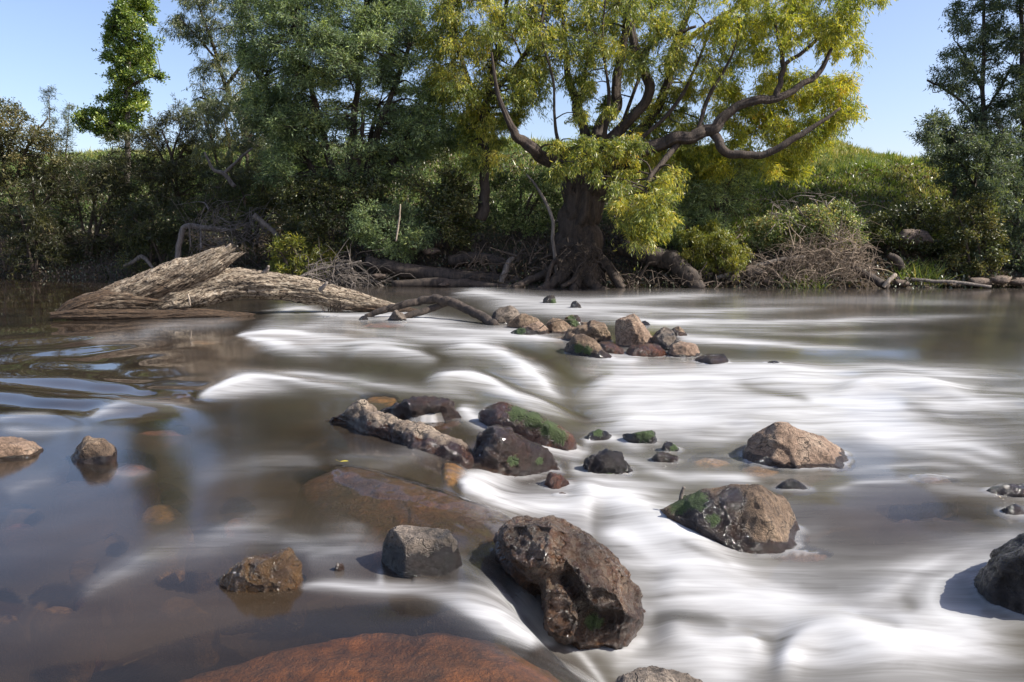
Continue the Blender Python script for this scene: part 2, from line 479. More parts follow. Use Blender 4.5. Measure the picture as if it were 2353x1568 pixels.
def vnormals(V, F):
    fn = np.cross(V[F[:, 1]] - V[F[:, 0]], V[F[:, 2]] - V[F[:, 0]])
    nv = np.zeros_like(V)
    for k in range(3): np.add.at(nv, F[:, k], fn)
    return nv / (np.linalg.norm(nv, axis=1, keepdims=True) + 1e-12)
def roughen(V, F, size, seed, amp, wl=None):
    nv = vnormals(V, F)
    s = 1.0 / size
    n1 = fbm(V * s * 1.7 + seed * 3.1, 5, seed, 0.52)
    n2 = ridged(V * s * 3.1 + seed * 1.7, 4, seed + 5, 0.55)
    n3 = ridged(V * s * 9.0 + seed * 2.9, 3, seed + 7, 0.5)
    disp = size * amp * (0.045 * n1 + 0.026 * n2 + 0.013 * n3)
    # a few chiselled steps
    st = fbm(V * s * 1.1 + seed * 5.3, 2, seed + 9)
    disp -= size * amp * 0.045 * sstep(0.12, 0.17, st)
    return V + nv * disp[:, None]
def chip(V, size, seed, count=12, depth=(0.82, 0.95), cuts=()):
    r = np.random.default_rng(seed * 7 + 3)
    c = V.mean(0); Q = V - c
    for (a, b_, e, fr) in cuts:
        nn = np.array([a, b_, e], float); nn /= np.linalg.norm(nn)
        s = Q @ nn; Q = Q - np.clip(s - s.max() * fr, 0, None)[:, None] * nn * 0.98
    for k in range(count):
        nn = r.normal(size=3) * np.array([1, 0.9, 0.8]) + np.array([0, -0.55, 0.45]); nn /= np.linalg.norm(nn)
        s = Q @ nn
        d = s.max() * r.uniform(*depth)
        over = np.clip(s - d, 0, None)
        Q = Q - over[:, None] * nn * 0.97
    return Q + c
STONES = []      # everything the water lies over: (V, F)
def finish_rock(name, V, F, label, cat, group, mat, wetline, wetall, moss, seed, base, wz=None):
    z0 = W(V[:, 0], V[:, 1])
    h = V[:, 2] - z0
    wv = 1 - sstep(wetline * 0.5, wetline * 1.5, h + 0.5 * wetline * fbm(V * 7, 3, seed + 31))
    wv = np.maximum(wv, wetall)
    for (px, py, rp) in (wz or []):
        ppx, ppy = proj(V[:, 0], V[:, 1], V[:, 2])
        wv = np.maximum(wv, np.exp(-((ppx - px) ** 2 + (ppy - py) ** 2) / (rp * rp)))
    mo = np.zeros(len(V))
    for (px, py, rp) in (moss or []):
        ppx, ppy = proj(V[:, 0], V[:, 1], V[:, 2])
        mo = np.maximum(mo, np.exp(-((ppx - px) ** 2 + (ppy - py) ** 2) / (rp * rp)))
    o = link(name, mesh_np(name, V, F, {'wet': wv, 'moss': mo}), mat)
    tag(o, label, cat, group)
    STONES.append((V, F))
    return recentre(o, base)

def rock(outline, base, label, mat, thick=None, extra=(), lod=5, sharp=55, amp=0.8, wet=0.05, wetall=0.0, moss=None, wz=None, chips=12, cuts=(), seed=1, group='rocks standing out of the rapids', name='rock', deep=0.2, lumps=()):
    """outline: silhouette in the photograph, base: two points where the foot meets the water; depth and thickness are the rock's own"""
    (ax, ay), (bx, by) = base
    A = on_water(ax, ay); B = on_water(bx, by)
    def yc(px):
        t = np.clip((px - ax) / (bx - ax + 1e-9), -0.4, 1.4)
        return A[1] + (B[1] - A[1]) * t
    def body(pts, lodk, th):
        O = np.array(pts, float)
        cx, cy = O.mean(0)
        Pw = [at(x, y, yc(x) + 0.35 * th) for x, y in O]
        jr = np.random.default_rng(seed * 13 + 5)
        for s, dy, st in ((0.68, -0.12, 2), (0.93, 0.1, 2), (0.86, 0.66, 2), (0.5, 0.9, 3)):
            o0 = int(jr.integers(0, st))
            for x, y in O[o0::st]:
                s_ = s * jr.uniform(0.88, 1.06)
                Pw.append(at(cx + (x - cx) * s_, cy + (y - cy) * s_, yc(cx + (x - cx) * s_) + (dy + jr.uniform(-.08, .08)) * th))
        for x, y in O:
            if y > cy:
                for dy in (0.0, 0.6):
                    q = at(cx + (x - cx) * 1.02, y, yc(x) + dy * th); q[2] = W(q[0], q[1]) - deep; Pw.append(q)
        return Pw
    wpx = max(p_[0] for p_ in outline) - min(p_[0] for p_ in outline)
    width = wpx / FPX * 0.5 * (A[1] + B[1])
    th = thick if thick else width * 0.75
    Pw = body(outline, lod, th)
    for (x, y, dy) in extra: Pw.append(at(x, y, yc(x) + dy * th))
    c, V, F = hull_body(Pw, lod, sharp)
    V = chip(V + c, width, seed, chips, cuts=cuts)
    V = roughen(V, F, max(0.12, min(width, 1.0)), seed, amp)
    base_pt = (0.5 * (A[0] + B[0]), 0.5 * (A[1] + B[1]) + 0.3 * th, V[:, 2].min())
    return finish_rock(name, V, F, label, 'rock', group, mat, wet, wetall, moss, seed, base_pt, wz)

def slab(outline, top, label, mat, thick=0.25, lod=5, sharp=14, amp=0.8, seed=1, dz=None, name='submerged_rock', group='rocks lying under the water', wetall=1.0, moss=None, dome=0.0, lod_edge=1.12):
    """a boulder lying flat below the surface: plan outline read at its top, metres below the water"""
    pts = []
    for k, (x, y) in enumerate(outline):
        q = on_water(x, y); q[2] += -top + (dz[k] if dz else 0); pts.append(q)
    pts = np.array(pts); c = pts.mean(0)
    low = pts.copy(); low[:, :2] = c[:2] + (pts[:, :2] - c[:2]) * lod_edge; low[:, 2] -= thick
    up = pts.copy(); up[:, :2] = c[:2] + (pts[:, :2] - c[:2]) * 0.6; up[:, 2] += dome
    c, V, F = hull_body(np.vstack([pts, low, up]), lod, sharp)
    V = V + c
    size = float(np.ptp(pts[:, 0]))
    V = roughen(V, F, max(0.12, min(size, 0.8)), seed, amp)
    return finish_rock(name, V, F, label, 'rock', group, mat, 0.03, wetall, moss, seed, (c[0], c[1], V[:, 2].min()))

def union_rock(parts, res, label, mat, size, amp, wet, seed, moss=None, wetall=0.0, smooth=2, wz=None, cuts=()):
    """several hulls melted into one body"""
    Vs, Fs, n0 = [], [], 0
    for Pw, sharp in parts:
        c, V, F = hull_body(Pw, 4, sharp); Vs.append(V + c); Fs.append(F + n0); n0 += len(V)
    me = mesh_np('tmp', np.vstack(Vs), np.vstack(Fs))
    o = bpy.data.objects.new('tmp', me); COL.objects.link(o)
    r = o.modifiers.new('r', 'REMESH'); r.mode = 'VOXEL'; r.voxel_size = res
    s = o.modifiers.new('s', 'SMOOTH'); s.iterations = smooth; s.factor = 0.5
    dg = bpy.context.evaluated_depsgraph_get()
    e = bpy.data.meshes.new_from_object(o.evaluated_get(dg))
    e.calc_loop_triangles()
    V = np.zeros(len(e.vertices) * 3); e.vertices.foreach_get('co', V); V = V.reshape(-1, 3)
    F = np.zeros(len(e.loop_triangles) * 3, int); e.loop_triangles.foreach_get('vertices', F); F = F.reshape(-1, 3)
    bpy.data.objects.remove(o); bpy.data.meshes.remove(e)
    V = roughen(chip(V, size, seed, 6, (0.9, 0.97), cuts), F, size, seed, amp)
    b = V.mean(0); b[2] = V[:, 2].min()
    return finish_rock('rock', V, F, label, 'rock', 'rocks standing out of the rapids', mat, wet, wetall, moss, seed, b, wz)

def zz(off, k, pts): return [(x * k + off[0], y * k + off[1]) for x, y in pts]
G = (1082, 659)
def g(pts): return zz(G, 0.28, pts)

# --- the big boulder at the front: three lumps melted together
def lump(pts, Y0, Y1, lean=0.0):
    O = np.array(pts, float); cx, cy = O.mean(0); P = []
    for s, t in ((0.62, 0.0), (0.92, 0.25), (1.0, 0.5), (0.9, 0.78), (0.55, 1.0)):
        for x, y in O:
            P.append(at(cx + (x - cx) * s, cy + (y - cy) * s, Y0 + (Y1 - Y0) * t + lean * (x - cx)))
    return np.array(P)
A_ = lump([(1138, 1222), (1165, 1192), (1230, 1182), (1330, 1208), (1372, 1240), (1350, 1320), (1270, 1370), (1200, 1350), (1150, 1290)], 3.44, 4.2)
B_ = lump([(1290, 1240), (1372, 1238), (1402, 1282), (1450, 1320), (1482, 1370), (1480, 1432), (1400, 1440), (1320, 1420), (1280, 1330)], 3.42, 4.1)
C_ = lump([(1235, 1340), (1300, 1330), (1345, 1420), (1335, 1485), (1285, 1490), (1245, 1440)], 3.36, 3.8)
D_ = lump([(1300, 1400), (1480, 1400), (1475, 1470), (1440, 1530), (1280, 1530)], 3.55, 4.15)
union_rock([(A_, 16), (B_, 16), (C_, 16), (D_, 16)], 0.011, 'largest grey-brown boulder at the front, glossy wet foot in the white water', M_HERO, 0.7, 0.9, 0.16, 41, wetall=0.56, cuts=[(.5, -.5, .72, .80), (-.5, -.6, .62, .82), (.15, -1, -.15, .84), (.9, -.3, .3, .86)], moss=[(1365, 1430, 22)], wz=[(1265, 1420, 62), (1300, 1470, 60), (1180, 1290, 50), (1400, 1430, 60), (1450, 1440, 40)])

R = rock
R([(878, 1240), (925, 1205), (985, 1212), (1025, 1218), (1045, 1250), (1057, 1300), (1040, 1312), (955, 1337), (888, 1312)], ((890, 1318), (1050, 1318)), 'angular dark grey rock left of the largest boulder, glinting left facet', M_GREY,
  thick=0.26, extra=[(915, 1235, -0.16), (908, 1275, -0.2), (955, 1332, -0.2), (1030, 1245, -0.1)], lod=6, sharp=60, amp=0.45, wet=0.13, chips=3, cuts=[(-.8, -.6, .12, .72), (.12, -.97, .2, .72), (.05, -.1, 1, .8), (.85, -.5, .1, .8), (-.3, -.9, -.3, .8)], seed=3, wz=[(900, 1280, 40), (960, 1310, 50), (1030, 1290, 30)])
R([(500, 1335), (560, 1285), (610, 1262), (655, 1250), (682, 1268), (690, 1330), (660, 1350), (570, 1372), (520, 1360)], ((510, 1358), (690, 1350)), 'small brown wet rock with ochre crust, rising from the near pool', M_OCHRE, thick=0.24, lod=6, sharp=24, amp=0.9, wet=0.12, wetall=0.55, seed=5)
R([(765, 1308), (768, 1290), (780, 1284), (790, 1296), (790, 1318)], ((765, 1315), (790, 1315)), 'tiny dark stone tip between two near rocks', M_BROWN, lod=4, amp=0.9, wetall=1, seed=6)
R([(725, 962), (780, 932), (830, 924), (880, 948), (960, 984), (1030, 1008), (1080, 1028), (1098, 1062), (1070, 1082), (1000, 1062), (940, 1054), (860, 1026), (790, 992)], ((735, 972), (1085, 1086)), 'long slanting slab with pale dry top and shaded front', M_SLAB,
  thick=0.4, extra=[(880, 985, -0.25), (960, 1010, -0.25), (1020, 1030, -0.2)], lod=6, sharp=30, amp=0.9, wet=0.07, seed=8, chips=8, wz=[(790, 975, 30), (830, 985, 34), (880, 1005, 38), (930, 1022, 38), (985, 1038, 40), (1040, 1048, 40), (1085, 1055, 34)])  # wet zones along the front paint its shaded side dark
R([(875, 945), (930, 926), (990, 917), (1040, 928), (1053, 950), (1050, 968), (1000, 970), (930, 966)], ((885, 962), (1050, 970)), 'wet black rock just behind the long slanting slab', M_BROWN, thick=0.3, lod=6, amp=1.3, wetall=1, seed=9, chips=5)
R([(1078, 1000), (1110, 978), (1160, 994), (1200, 1012), (1250, 1040), (1288, 1062), (1284, 1080), (1230, 1088), (1120, 1082), (1095, 1045)], ((1100, 1082), (1288, 1086)), 'wet lumpy brown rock right of the thin waterfall', M_BROWN, thick=0.36, lod=6, sharp=18, amp=1.2, wetall=1, chips=4, seed=10, moss=[(1180, 1060, 14), (1240, 1060, 10)])
R([(1095, 948), (1150, 921), (1220, 943), (1290, 973), (1330, 1002), (1300, 1034), (1230, 1024), (1150, 995)], ((1110, 985), (1310, 1040)), 'smooth reddish slab with a bright green algae stripe', M_RUST, thick=0.45, lod=5, sharp=14, amp=0.4, wetall=1, chips=3, seed=11, moss=[(1190, 950, 26), (1225, 965, 28), (1260, 985, 26), (1285, 1005, 22)])
R([(1342, 1004), (1372, 985), (1405, 1000), (1400, 1012)], ((1345, 1010), (1403, 1010)), 'small dark mossy stone tip right of the algae slab', M_GREY, lod=4, wetall=1, seed=12, moss=[(1375, 992, 14)])
R([(1428, 1000), (1470, 993), (1506, 987), (1509, 1010), (1500, 1025), (1450, 1018)], ((1435, 1018), (1508, 1022)), 'small pointed stone with green moss on its top', M_GREY, lod=5, wetall=1, seed=13, sharp=40, moss=[(1480, 996, 24)])
R([(1496, 1048), (1512, 1032), (1558, 1050), (1552, 1066), (1505, 1064)], ((1500, 1064), (1555, 1066)), 'small wet dark stone, lower of a close pair', M_BROWN, lod=4, wetall=1, seed=14, sharp=40)
R([(1518, 1022), (1535, 1009), (1562, 1030), (1560, 1042), (1525, 1040)], ((1520, 1040), (1560, 1040)), 'small wet grey stone, upper of a close pair', M_GREY, lod=4, wetall=1, seed=15, sharp=40, moss=[(1548, 1030, 10)])
R([(1340, 1068), (1355, 1050), (1395, 1035), (1420, 1045), (1450, 1080), (1445, 1098), (1400, 1104), (1365, 1095)], ((1345, 1090), (1448, 1098)), 'wet black rock covered in glints, midway between the rapids', M_GREY, lod=6, amp=1.4, wetall=1, seed=16, moss=[(1400, 1098, 12)])
R([(1240, 1120), (1262, 1090), (1290, 1090), (1305, 1108), (1306, 1130), (1250, 1135)], ((1245, 1128), (1306, 1130)), 'small wet maroon rock in the white chute', M_RUST, lod=5, wetall=1, seed=17)
R([(1270, 1150), (1282, 1135), (1300, 1132), (1308, 1150), (1290, 1160)], ((1272, 1156), (1307, 1156)), 'tiny maroon stone below the small maroon rock', M_RUST, lod=4, wetall=1, seed=18)
R([(1698, 1045), (1730, 1010), (1762, 985), (1792, 979), (1850, 990), (1900, 1014), (1948, 1044), (1952, 1070), (1900, 1078), (1820, 1076), (1740, 1062)], ((1705, 1058), (1950, 1078)), 'broad dry brown rock with a long crack near its top', M_TAN,
  thick=0.7, extra=[(1790, 1000, -0.05), (1900, 1035, -0.12), (1740, 1040, -0.15)], lod=6, sharp=26, amp=0.5, wet=0.05, chips=4, cuts=[(.05, -.75, .66, .74), (.55, -.4, .75, .8), (-.6, -.5, .6, .8)], seed=19)
R([(1783, 1114), (1822, 1094), (1858, 1118), (1855, 1130), (1790, 1128)], ((1786, 1127), (1857, 1129)), 'small pointed wet stone below the broad dry brown rock', M_GREY, lod=5, wetall=1, seed=20, sharp=35)
R([(1508, 1168), (1560, 1136), (1620, 1128), (1675, 1114), (1740, 1119), (1800, 1150), (1845, 1215), (1832, 1245), (1770, 1268), (1728, 1290), (1670, 1270), (1580, 1215)], ((1560, 1225), (1840, 1262)), 'large boulder with green moss on its left and a sunlit pale right face', M_BROWN,
  thick=0.5, extra=[(1738, 1150, -0.1), (1722, 1205, -0.3), (1735, 1280, -0.3), (1600, 1160, -0.05)], lod=6, sharp=40, amp=0.55, wet=0.06, chips=4, cuts=[(.72, -.5, .5, .72), (-.3, -.8, .5, .74), (-.2, -.2, .95, .85), (.5, -.85, .0, .8)], seed=22, wz=[(1600, 1170, 60), (1650, 1210, 60), (1680, 1150, 40), (1690, 1250, 45), (1730, 1270, 30)], moss=[(1600, 1150, 30), (1560, 1160, 26), (1640, 1195, 18)])
R([(2232, 1328), (2290, 1270), (2353, 1240), (2430, 1225), (2490, 1300), (2490, 1410), (2380, 1425), (2300, 1395)], ((2240, 1370), (2480, 1430)), 'dark wet boulder cut off by the right edge', M_GREY, thick=0.6, lod=6, sharp=24, amp=0.8, wet=0.2, wetall=0.75, seed=23)
R([(1345, 1580), (1420, 1549), (1495, 1540), (1540, 1548), (1610, 1562), (1650, 1600), (1600, 1680), (1380, 1680)], ((1360, 1640), (1640, 1640)), 'rough grey rock cut off by the bottom edge', M_GREY, thick=0.4, lod=6, sharp=24, amp=1.0, wet=0.03, seed=24)
R([(-70, 1035), (-20, 1008), (5, 1004), (60, 1018), (100, 1030), (98, 1044), (20, 1060), (-60, 1062)], ((-60, 1060), (98, 1046)), 'pale orange-tan rock cut off by the left edge', M_TAN, lod=5, thick=0.35, wet=0.02, seed=25)
R([(155, 1058), (178, 1026), (203, 1007), (247, 1011), (265, 1030), (255, 1062), (200, 1072)], ((160, 1062), (262, 1064)), 'small flat-topped rock with a dry grey cap in the left pool', M_BROWN, lod=5, thick=0.25, sharp=35, wet=0.06, seed=26)

# --- the row of stones across the middle
MG = 'stones piled in a row across the middle of the river'
def r2(pts, base, label, mat, **k):
    k.setdefault('lod', 5); k.setdefault('group', MG); k.setdefault('deep', 0.25); k.setdefault('amp', 0.6); k.setdefault('sharp', 60)
    return rock(g(pts), g(base), label, mat, **k)
r2([(165, 240), (230, 182), (325, 152), (375, 190), (397, 245), (330, 300), (190, 300)], [(180, 300), (390, 300)], 'pale grey stone at the left end of the row, touching the dark branch', M_GREY, wet=0.03, seed=51)
r2([(300, 312), (380, 240), (430, 214), (530, 250), (565, 300), (500, 340), (420, 350)], [(310, 345), (560, 350)], 'brown stone with a shaded left side, second from the dark branch', M_BROWN, wet=0.03, seed=52)
r2([(425, 345), (540, 285), (600, 288), (642, 350), (636, 388), (540, 400), (450, 380)], [(440, 395), (636, 400)], 'pale wet-footed stone leaning on the second brown stone', M_TAN, wet=0.07, seed=53)
r2([(330, 375), (400, 345), (500, 360), (550, 395), (480, 415), (360, 410)], [(335, 405), (545, 412)], 'low black mossy stone at the waterline below the brown stone', M_GREY, wetall=1, seed=54, thick=0.4, moss=[(1195, 760, 14)])
r2([(618, 305), (662, 244), (740, 265), (825, 332), (812, 375), (720, 392), (640, 382)], [(630, 388), (815, 388)], 'brown gabled stone left of the mossy orange one', M_BROWN, wet=0.04, seed=55)
r2([(750, 268), (820, 228), (872, 236), (922, 312), (895, 345), (800, 350)], [(760, 348), (920, 348)], 'rounded orange stone with green moss behind the gabled stone', M_RUST, wet=0.3, seed=56, moss=[(1313, 735, 13), (1322, 745, 10)])
r2([(740, 395), (880, 330), (970, 287), (1090, 315), (1147, 352), (1140, 435), (1040, 470), (880, 440)], [(760, 450), (1140, 462)], 'broad brown knobbly stone behind the moss-streaked one', M_BROWN, wet=0.05, seed=57, amp=1.1)
r2([(738, 505), (822, 408), (925, 410), (1010, 460), (1110, 540), (1205, 605), (1130, 620), (980, 600), (830, 540)], [(760, 540), (1200, 618)], 'slanting wedge stone with orange and green streaks, dipping into foam', M_BROWN, wet=0.12, seed=58, moss=[(1330, 800, 14), (1350, 805, 12)], thick=0.5)
r2([(1045, 465), (1130, 445), (1205, 510), (1278, 548), (1270, 570), (1150, 540)], [(1060, 540), (1275, 570)], 'low wet orange-brown stone left of the tall one', M_RUST, wetall=1, seed=59, thick=0.4)
r2([(1188, 285), (1290, 262), (1325, 238), (1370, 240), (1405, 312), (1460, 375), (1506, 435), (1500, 490), (1400, 500), (1280, 495), (1205, 450)], [(1215, 500), (1500, 505)], 'tallest upright tan stone in the middle row with a knob on top', M_TAN, wet=0.03, seed=60, lod=6, thick=0.5, amp=0.6, chips=4, cuts=[(.3, -.85, .4, .76), (-.5, -.85, .1, .8), (.75, -.3, .6, .8)])
r2([(1265, 535), (1310, 488), (1400, 474), (1530, 484), (1618, 552), (1610, 575), (1400, 580), (1285, 565)], [(1275, 572), (1612, 576)], 'flat rusty orange wet stone in front of the tallest stone', M_RUST, wetall=0.8, seed=61, thick=0.45)
r2([(1488, 405), (1590, 334), (1660, 368), (1700, 455), (1640, 530), (1550, 510), (1500, 470)], [(1500, 520), (1690, 530)], 'dark slate stone with a pointed top right of the tallest stone', M_GREY, wet=0.2, seed=62, thick=0.45)
r2([(1595, 560), (1650, 480), (1720, 450), (1780, 468), (1852, 480), (1877, 540), (1862, 578), (1700, 580)], [(1605, 578), (1868, 580)], 'blocky pale brown stone at the right of the pile', M_TAN, wet=0.04, seed=63, thick=0.5)
r2([(1640, 348), (1688, 315), (1740, 350), (1782, 405), (1700, 415)], [(1645, 410), (1780, 410)], 'small brown stone peeking out behind the slate stone', M_BROWN, wet=0.12, seed=64)
r2([(1390, 292), (1430, 277), (1482, 318), (1420, 325)], [(1392, 322), (1480, 324)], 'low grey stone tip just right behind the tallest stone', M_GREY, wetall=1, seed=65, lod=4)
r2([(1850, 600), (1950, 562), (2040, 546), (2092, 570), (2145, 645), (1960, 650)], [(1870, 640), (2140, 648)], 'low flat stone with glints, rightmost of the middle row', M_BROWN, wetall=0.7, seed=66, thick=0.5)
r2([(590, 110), (630, 75), (685, 55), (702, 110), (692, 150), (620, 145)], [(595, 148), (695, 150)], 'small upright mossy stone in the far channel', M_GREY, wetall=0.6, seed=67, moss=[(1272, 693, 8)])
r2([(808, 165), (850, 110), (882, 130), (925, 187), (860, 192)], [(815, 188), (922, 190)], 'small dark stone in the far channel, right of the mossy upright one', M_GREY, wetall=0.8, seed=68)
rock([(1738, 838), (1780, 828), (1802, 836), (1790, 842)], ((1740, 841), (1800, 842)), 'thin dark stone crest right of the middle row', M_GREY, wetall=1, seed=69, lod=4, group=MG)
rock([(890, 735), (905, 712), (930, 722), (938, 738), (910, 742)], ((892, 739), (937, 740)), 'grey pointed stone under the arched dark branch', M_GREY, wet=0.04, seed=70, lod=5, group=MG)
rock([(825, 736), (832, 727), (845, 726), (848, 736)], ((826, 737), (848, 737)), 'tiny black stone left of the pointed one by the arched branch', M_GREY, wetall=1, seed=71, lod=4, group=MG)
rock([(2300, 1172), (2320, 1160), (2345, 1162), (2356, 1180), (2330, 1186)], ((2302, 1183), (2354, 1185)), 'small dark stone tip by the right edge', M_BROWN, wetall=1, seed=72, lod=4)
rock([(2275, 1128), (2320, 1118), (2380, 1120), (2400, 1135), (2300, 1138)], ((2278, 1137), (2390, 1138)), 'low brown stone barely awash at the right edge', M_BROWN, wetall=1, seed=73, lod=4)

# --- slabs and boulders under the surface
SL = slab
OVER = []
OVER.append(SL([(690, 1092), (740, 1078), (790, 1074), (850, 1088), (910, 1128), (1060, 1160), (1150, 1192), (1240, 1270), (1285, 1390), (1080, 1335), (900, 1290), (760, 1200)], 0.012, 'long brown slab just under the water, running into the largest boulder', M_SUNK, thick=0.3, lod=6, seed=81, amp=0.35,
   dz=[-0.03, 0.0, 0.03, 0.01, 0.0, 0.03, 0.07, 0.07, 0.0, -0.1, -0.16, -0.12]))
OVER.append(SL([(250, 1540), (430, 1470), (600, 1425), (800, 1398), (900, 1392), (1010, 1398), (1100, 1432), (1200, 1482), (1300, 1500), (1345, 1550), (1340, 1640), (900, 1760), (400, 1700), (250, 1620)], 0.075, 'wide orange-brown slab under flowing water at the bottom', M_ORANGE, thick=0.5, lod=6, seed=82, amp=0.5,
   dz=[-0.1, -0.075, -0.055, -0.04, -0.03, -0.02, -0.01, -0.005, 0.0, 0.0, 0.0, 0.0, -0.07, -0.09]))
def ell(cx, cy, rx, ry, seed, n=9):
    rr = np.random.default_rng(seed)
    a = np.linspace(0, 2 * math.pi, n, endpoint=False) + rr.uniform(-.2, .2, n)
    k = rr.uniform(0.8, 1.1, n)
    return [(cx + rx * math.cos(t) * q, cy + ry * math.sin(t) * q) for t, q in zip(a, k)]
for k, (cx, cy, rx, ry, dep, mt, lab) in enumerate([
  (365, 985, 75, 16, 0.05, M_SUNKR, 'reddish sunken rock in the calm water above the left pool'),
  (300, 1062, 62, 30, 0.06, M_SUNKR, 'purplish sunken rock right of the flat-topped rock'),
  (190, 1090, 75, 28, 0.07, M_SUNK, 'dark sunken rock in front of the flat-topped rock'),
  (135, 1372, 62, 38, 0.05, M_SUNKY, 'yellowish sunken rock at the lower left'),
  (370, 1155, 62, 48, 0.09, M_SUNKY, 'blocky ochre sunken rock in the middle of the left pool'),
  (545, 1178, 42, 36, 0.07, M_SUNKR, 'red-brown sunken rock above the small wet brown rock'),
  (480, 1222, 62, 22, 0.08, M_SUNKY, 'olive sunken rock beside the red-brown one'),
  (265, 1256, 26, 30, 0.09, M_SUNKY, 'small sunken stone in the left pool'),
  (40, 1185, 52, 32, 0.07, M_SUNKR, 'pinkish sunken rock near the left edge'),
  (10, 1395, 34, 38, 0.06, M_SUNKY, 'brown sunken stone cut off by the lower left edge'),
  (195, 1325, 34, 40, 0.1, M_SUNKR, 'dim red sunken stone behind the yellowish one'),
  (430, 1340, 80, 26, 0.07, M_SUNKY, 'olive sunken stone left of the small wet brown rock'),
  (480, 782, 48, 9, 0.04, M_SUNKY, 'olive sunken rock downstream of the fallen trunk'),
  (395, 902, 52, 14, 0.03, M_SUNK, 'dark sunken rock under the curling wave at the left'),
  (1045, 1082, 34, 42, 0.015, M_SUNKY, 'orange-brown rock under a smooth bulge of water'),
  (870, 916, 46, 12, 0.03, M_SUNKY, 'orange sunken rock behind the long slanting slab'),
  (950, 928, 60, 10, 0.02, M_SUNKY, 'ochre sunken ledge upstream of the wet black rock'),
  (880, 748, 52, 7, 0.015, M_SUNKR, 'reddish rock awash below the fallen trunk'),
  (870, 793, 38, 6, 0.02, M_SUNKY, 'brown rock awash between two white streaks'),
  (1632, 1058, 48, 18, 0.025, M_SUNKY, 'orange sunken rock left of the broad dry brown rock'),
  (1745, 1078, 52, 20, 0.025, M_SUNKY, 'tan sunken rock at the foot of the broad dry brown rock'),
  (260, 1560, 190, 32, 0.05, M_SUNKY, 'long brown sunken rock at the bottom edge, left'),
  (1000, 968, 60, 18, 0.02, M_SUNK, 'smooth brown sill between the slab and the wet brown rock'),
  (1830, 1270, 80, 20, 0.03, M_SUNK, 'dark sunken rock at the foot of the mossy boulder'),
  (2160, 1180, 150, 22, 0.05, M_SUNK, 'dark sunken ledge in the right pool'),
  (2130, 1100, 80, 12, 0.03, M_SUNK, 'brown sunken rock in the ripples at the right'),
  (1290, 1340, 1, 1, 0, None, '')]):
    if mt is None: continue
    s_ = SL(ell(cx, cy, rx, ry, 100 + k), dep + (0.05 if dep > 0.035 else 0.012), lab, mt, thick=0.25, lod=4, seed=100 + k, amp=0.7, dome=0.02)
    if dep <= 0.03: OVER.append(s_)
# ------------------------------------------------------------------ water: one sheet, its levels, standing waves and white water
th = np.tan(np.linspace(-math.atan(1.25), math.atan(1.25), 640))
ry_ = np.exp(np.linspace(math.log(1.45), math.log(44), 680))
near = np.linspace(-4, 1.4, 20)
rows = np.concatenate([near, ry_])
spread = np.where(rows > 1.4, rows, 1.4 + (1.4 - rows) * 0.25)
X = (spread[:, None] * th[None]).ravel(); Y = np.repeat(rows, len(th))
nx, ny = len(th), len(rows)
i = (np.arange(ny - 1)[:, None] * nx + np.arange(nx - 1)[None]).ravel()
WF = np.stack([i, i + 1, i + nx + 1, i + nx], -1)
Z = W(X, Y)
PX, PY = proj(X, Y, Z)
front = Y > 1.3
_w = np.stack([X * 0.9, Y * 0.55, 0 * X], -1)
PX0, PY0 = PX.copy(), PY.copy()
PX = PX + 14 * fbm(_w * 2.2, 3, 61) * front; PY = PY + np.clip((PY - 640) / 60, 0, 9) * fbm(_w * 1.6 + 9, 3, 62) * front

def stroke_field(pts, n=80):
    """distance across and position along a stroke; pts rows: x, y, half-width, strength"""
    C = spline(np.array(pts, float), n)
    m_ = (PX > C[:, 0].min() - 3.2 * C[:, 2].max()) & (PX < C[:, 0].max() + 3.2 * C[:, 2].max()) & (PY > C[:, 1].min() - 3.2 * C[:, 2].max()) & (PY < C[:, 1].max() + 3.2 * C[:, 2].max()) & front
    idx = np.nonzero(m_)[0]
    best = np.full(len(idx), 1e9); k = np.zeros(len(idx), int); t = np.zeros(len(idx))
    for s in range(n - 1):
        a = C[s, :2]; d = C[s + 1, :2] - a; L2 = d @ d + 1e-9
        qx = PX[idx] - a[0]; qy = PY[idx] - a[1]
        tt = np.clip((qx * d[0] + qy * d[1]) / L2, 0, 1)
        dd = (qx - tt * d[0]) ** 2 + (qy - tt * d[1]) ** 2
        b = dd < best
        best[b] = dd[b]; k[b] = s; t[b] = tt[b]
    d = C[k + 1, :2] - C[k, :2]
    sgn = np.sign((PX[idx] - C[k, 0]) * d[:, 1] - (PY[idx] - C[k, 1]) * d[:, 0])
    u = (k + t) / (n - 1)
    hw = C[k, 2] * (1 - t) + C[k + 1, 2] * t
    st = C[k, 3] * (1 - t) + C[k + 1, 3] * t
    seg = np.concatenate([[0], np.cumsum(np.linalg.norm(np.diff(C[:, :2], axis=0), axis=1))])
    al = seg[k] + t * (seg[k + 1] - seg[k])
    return idx, sgn * np.sqrt(best) / np.maximum(hw, 1), u, st, al, seg[-1], hw

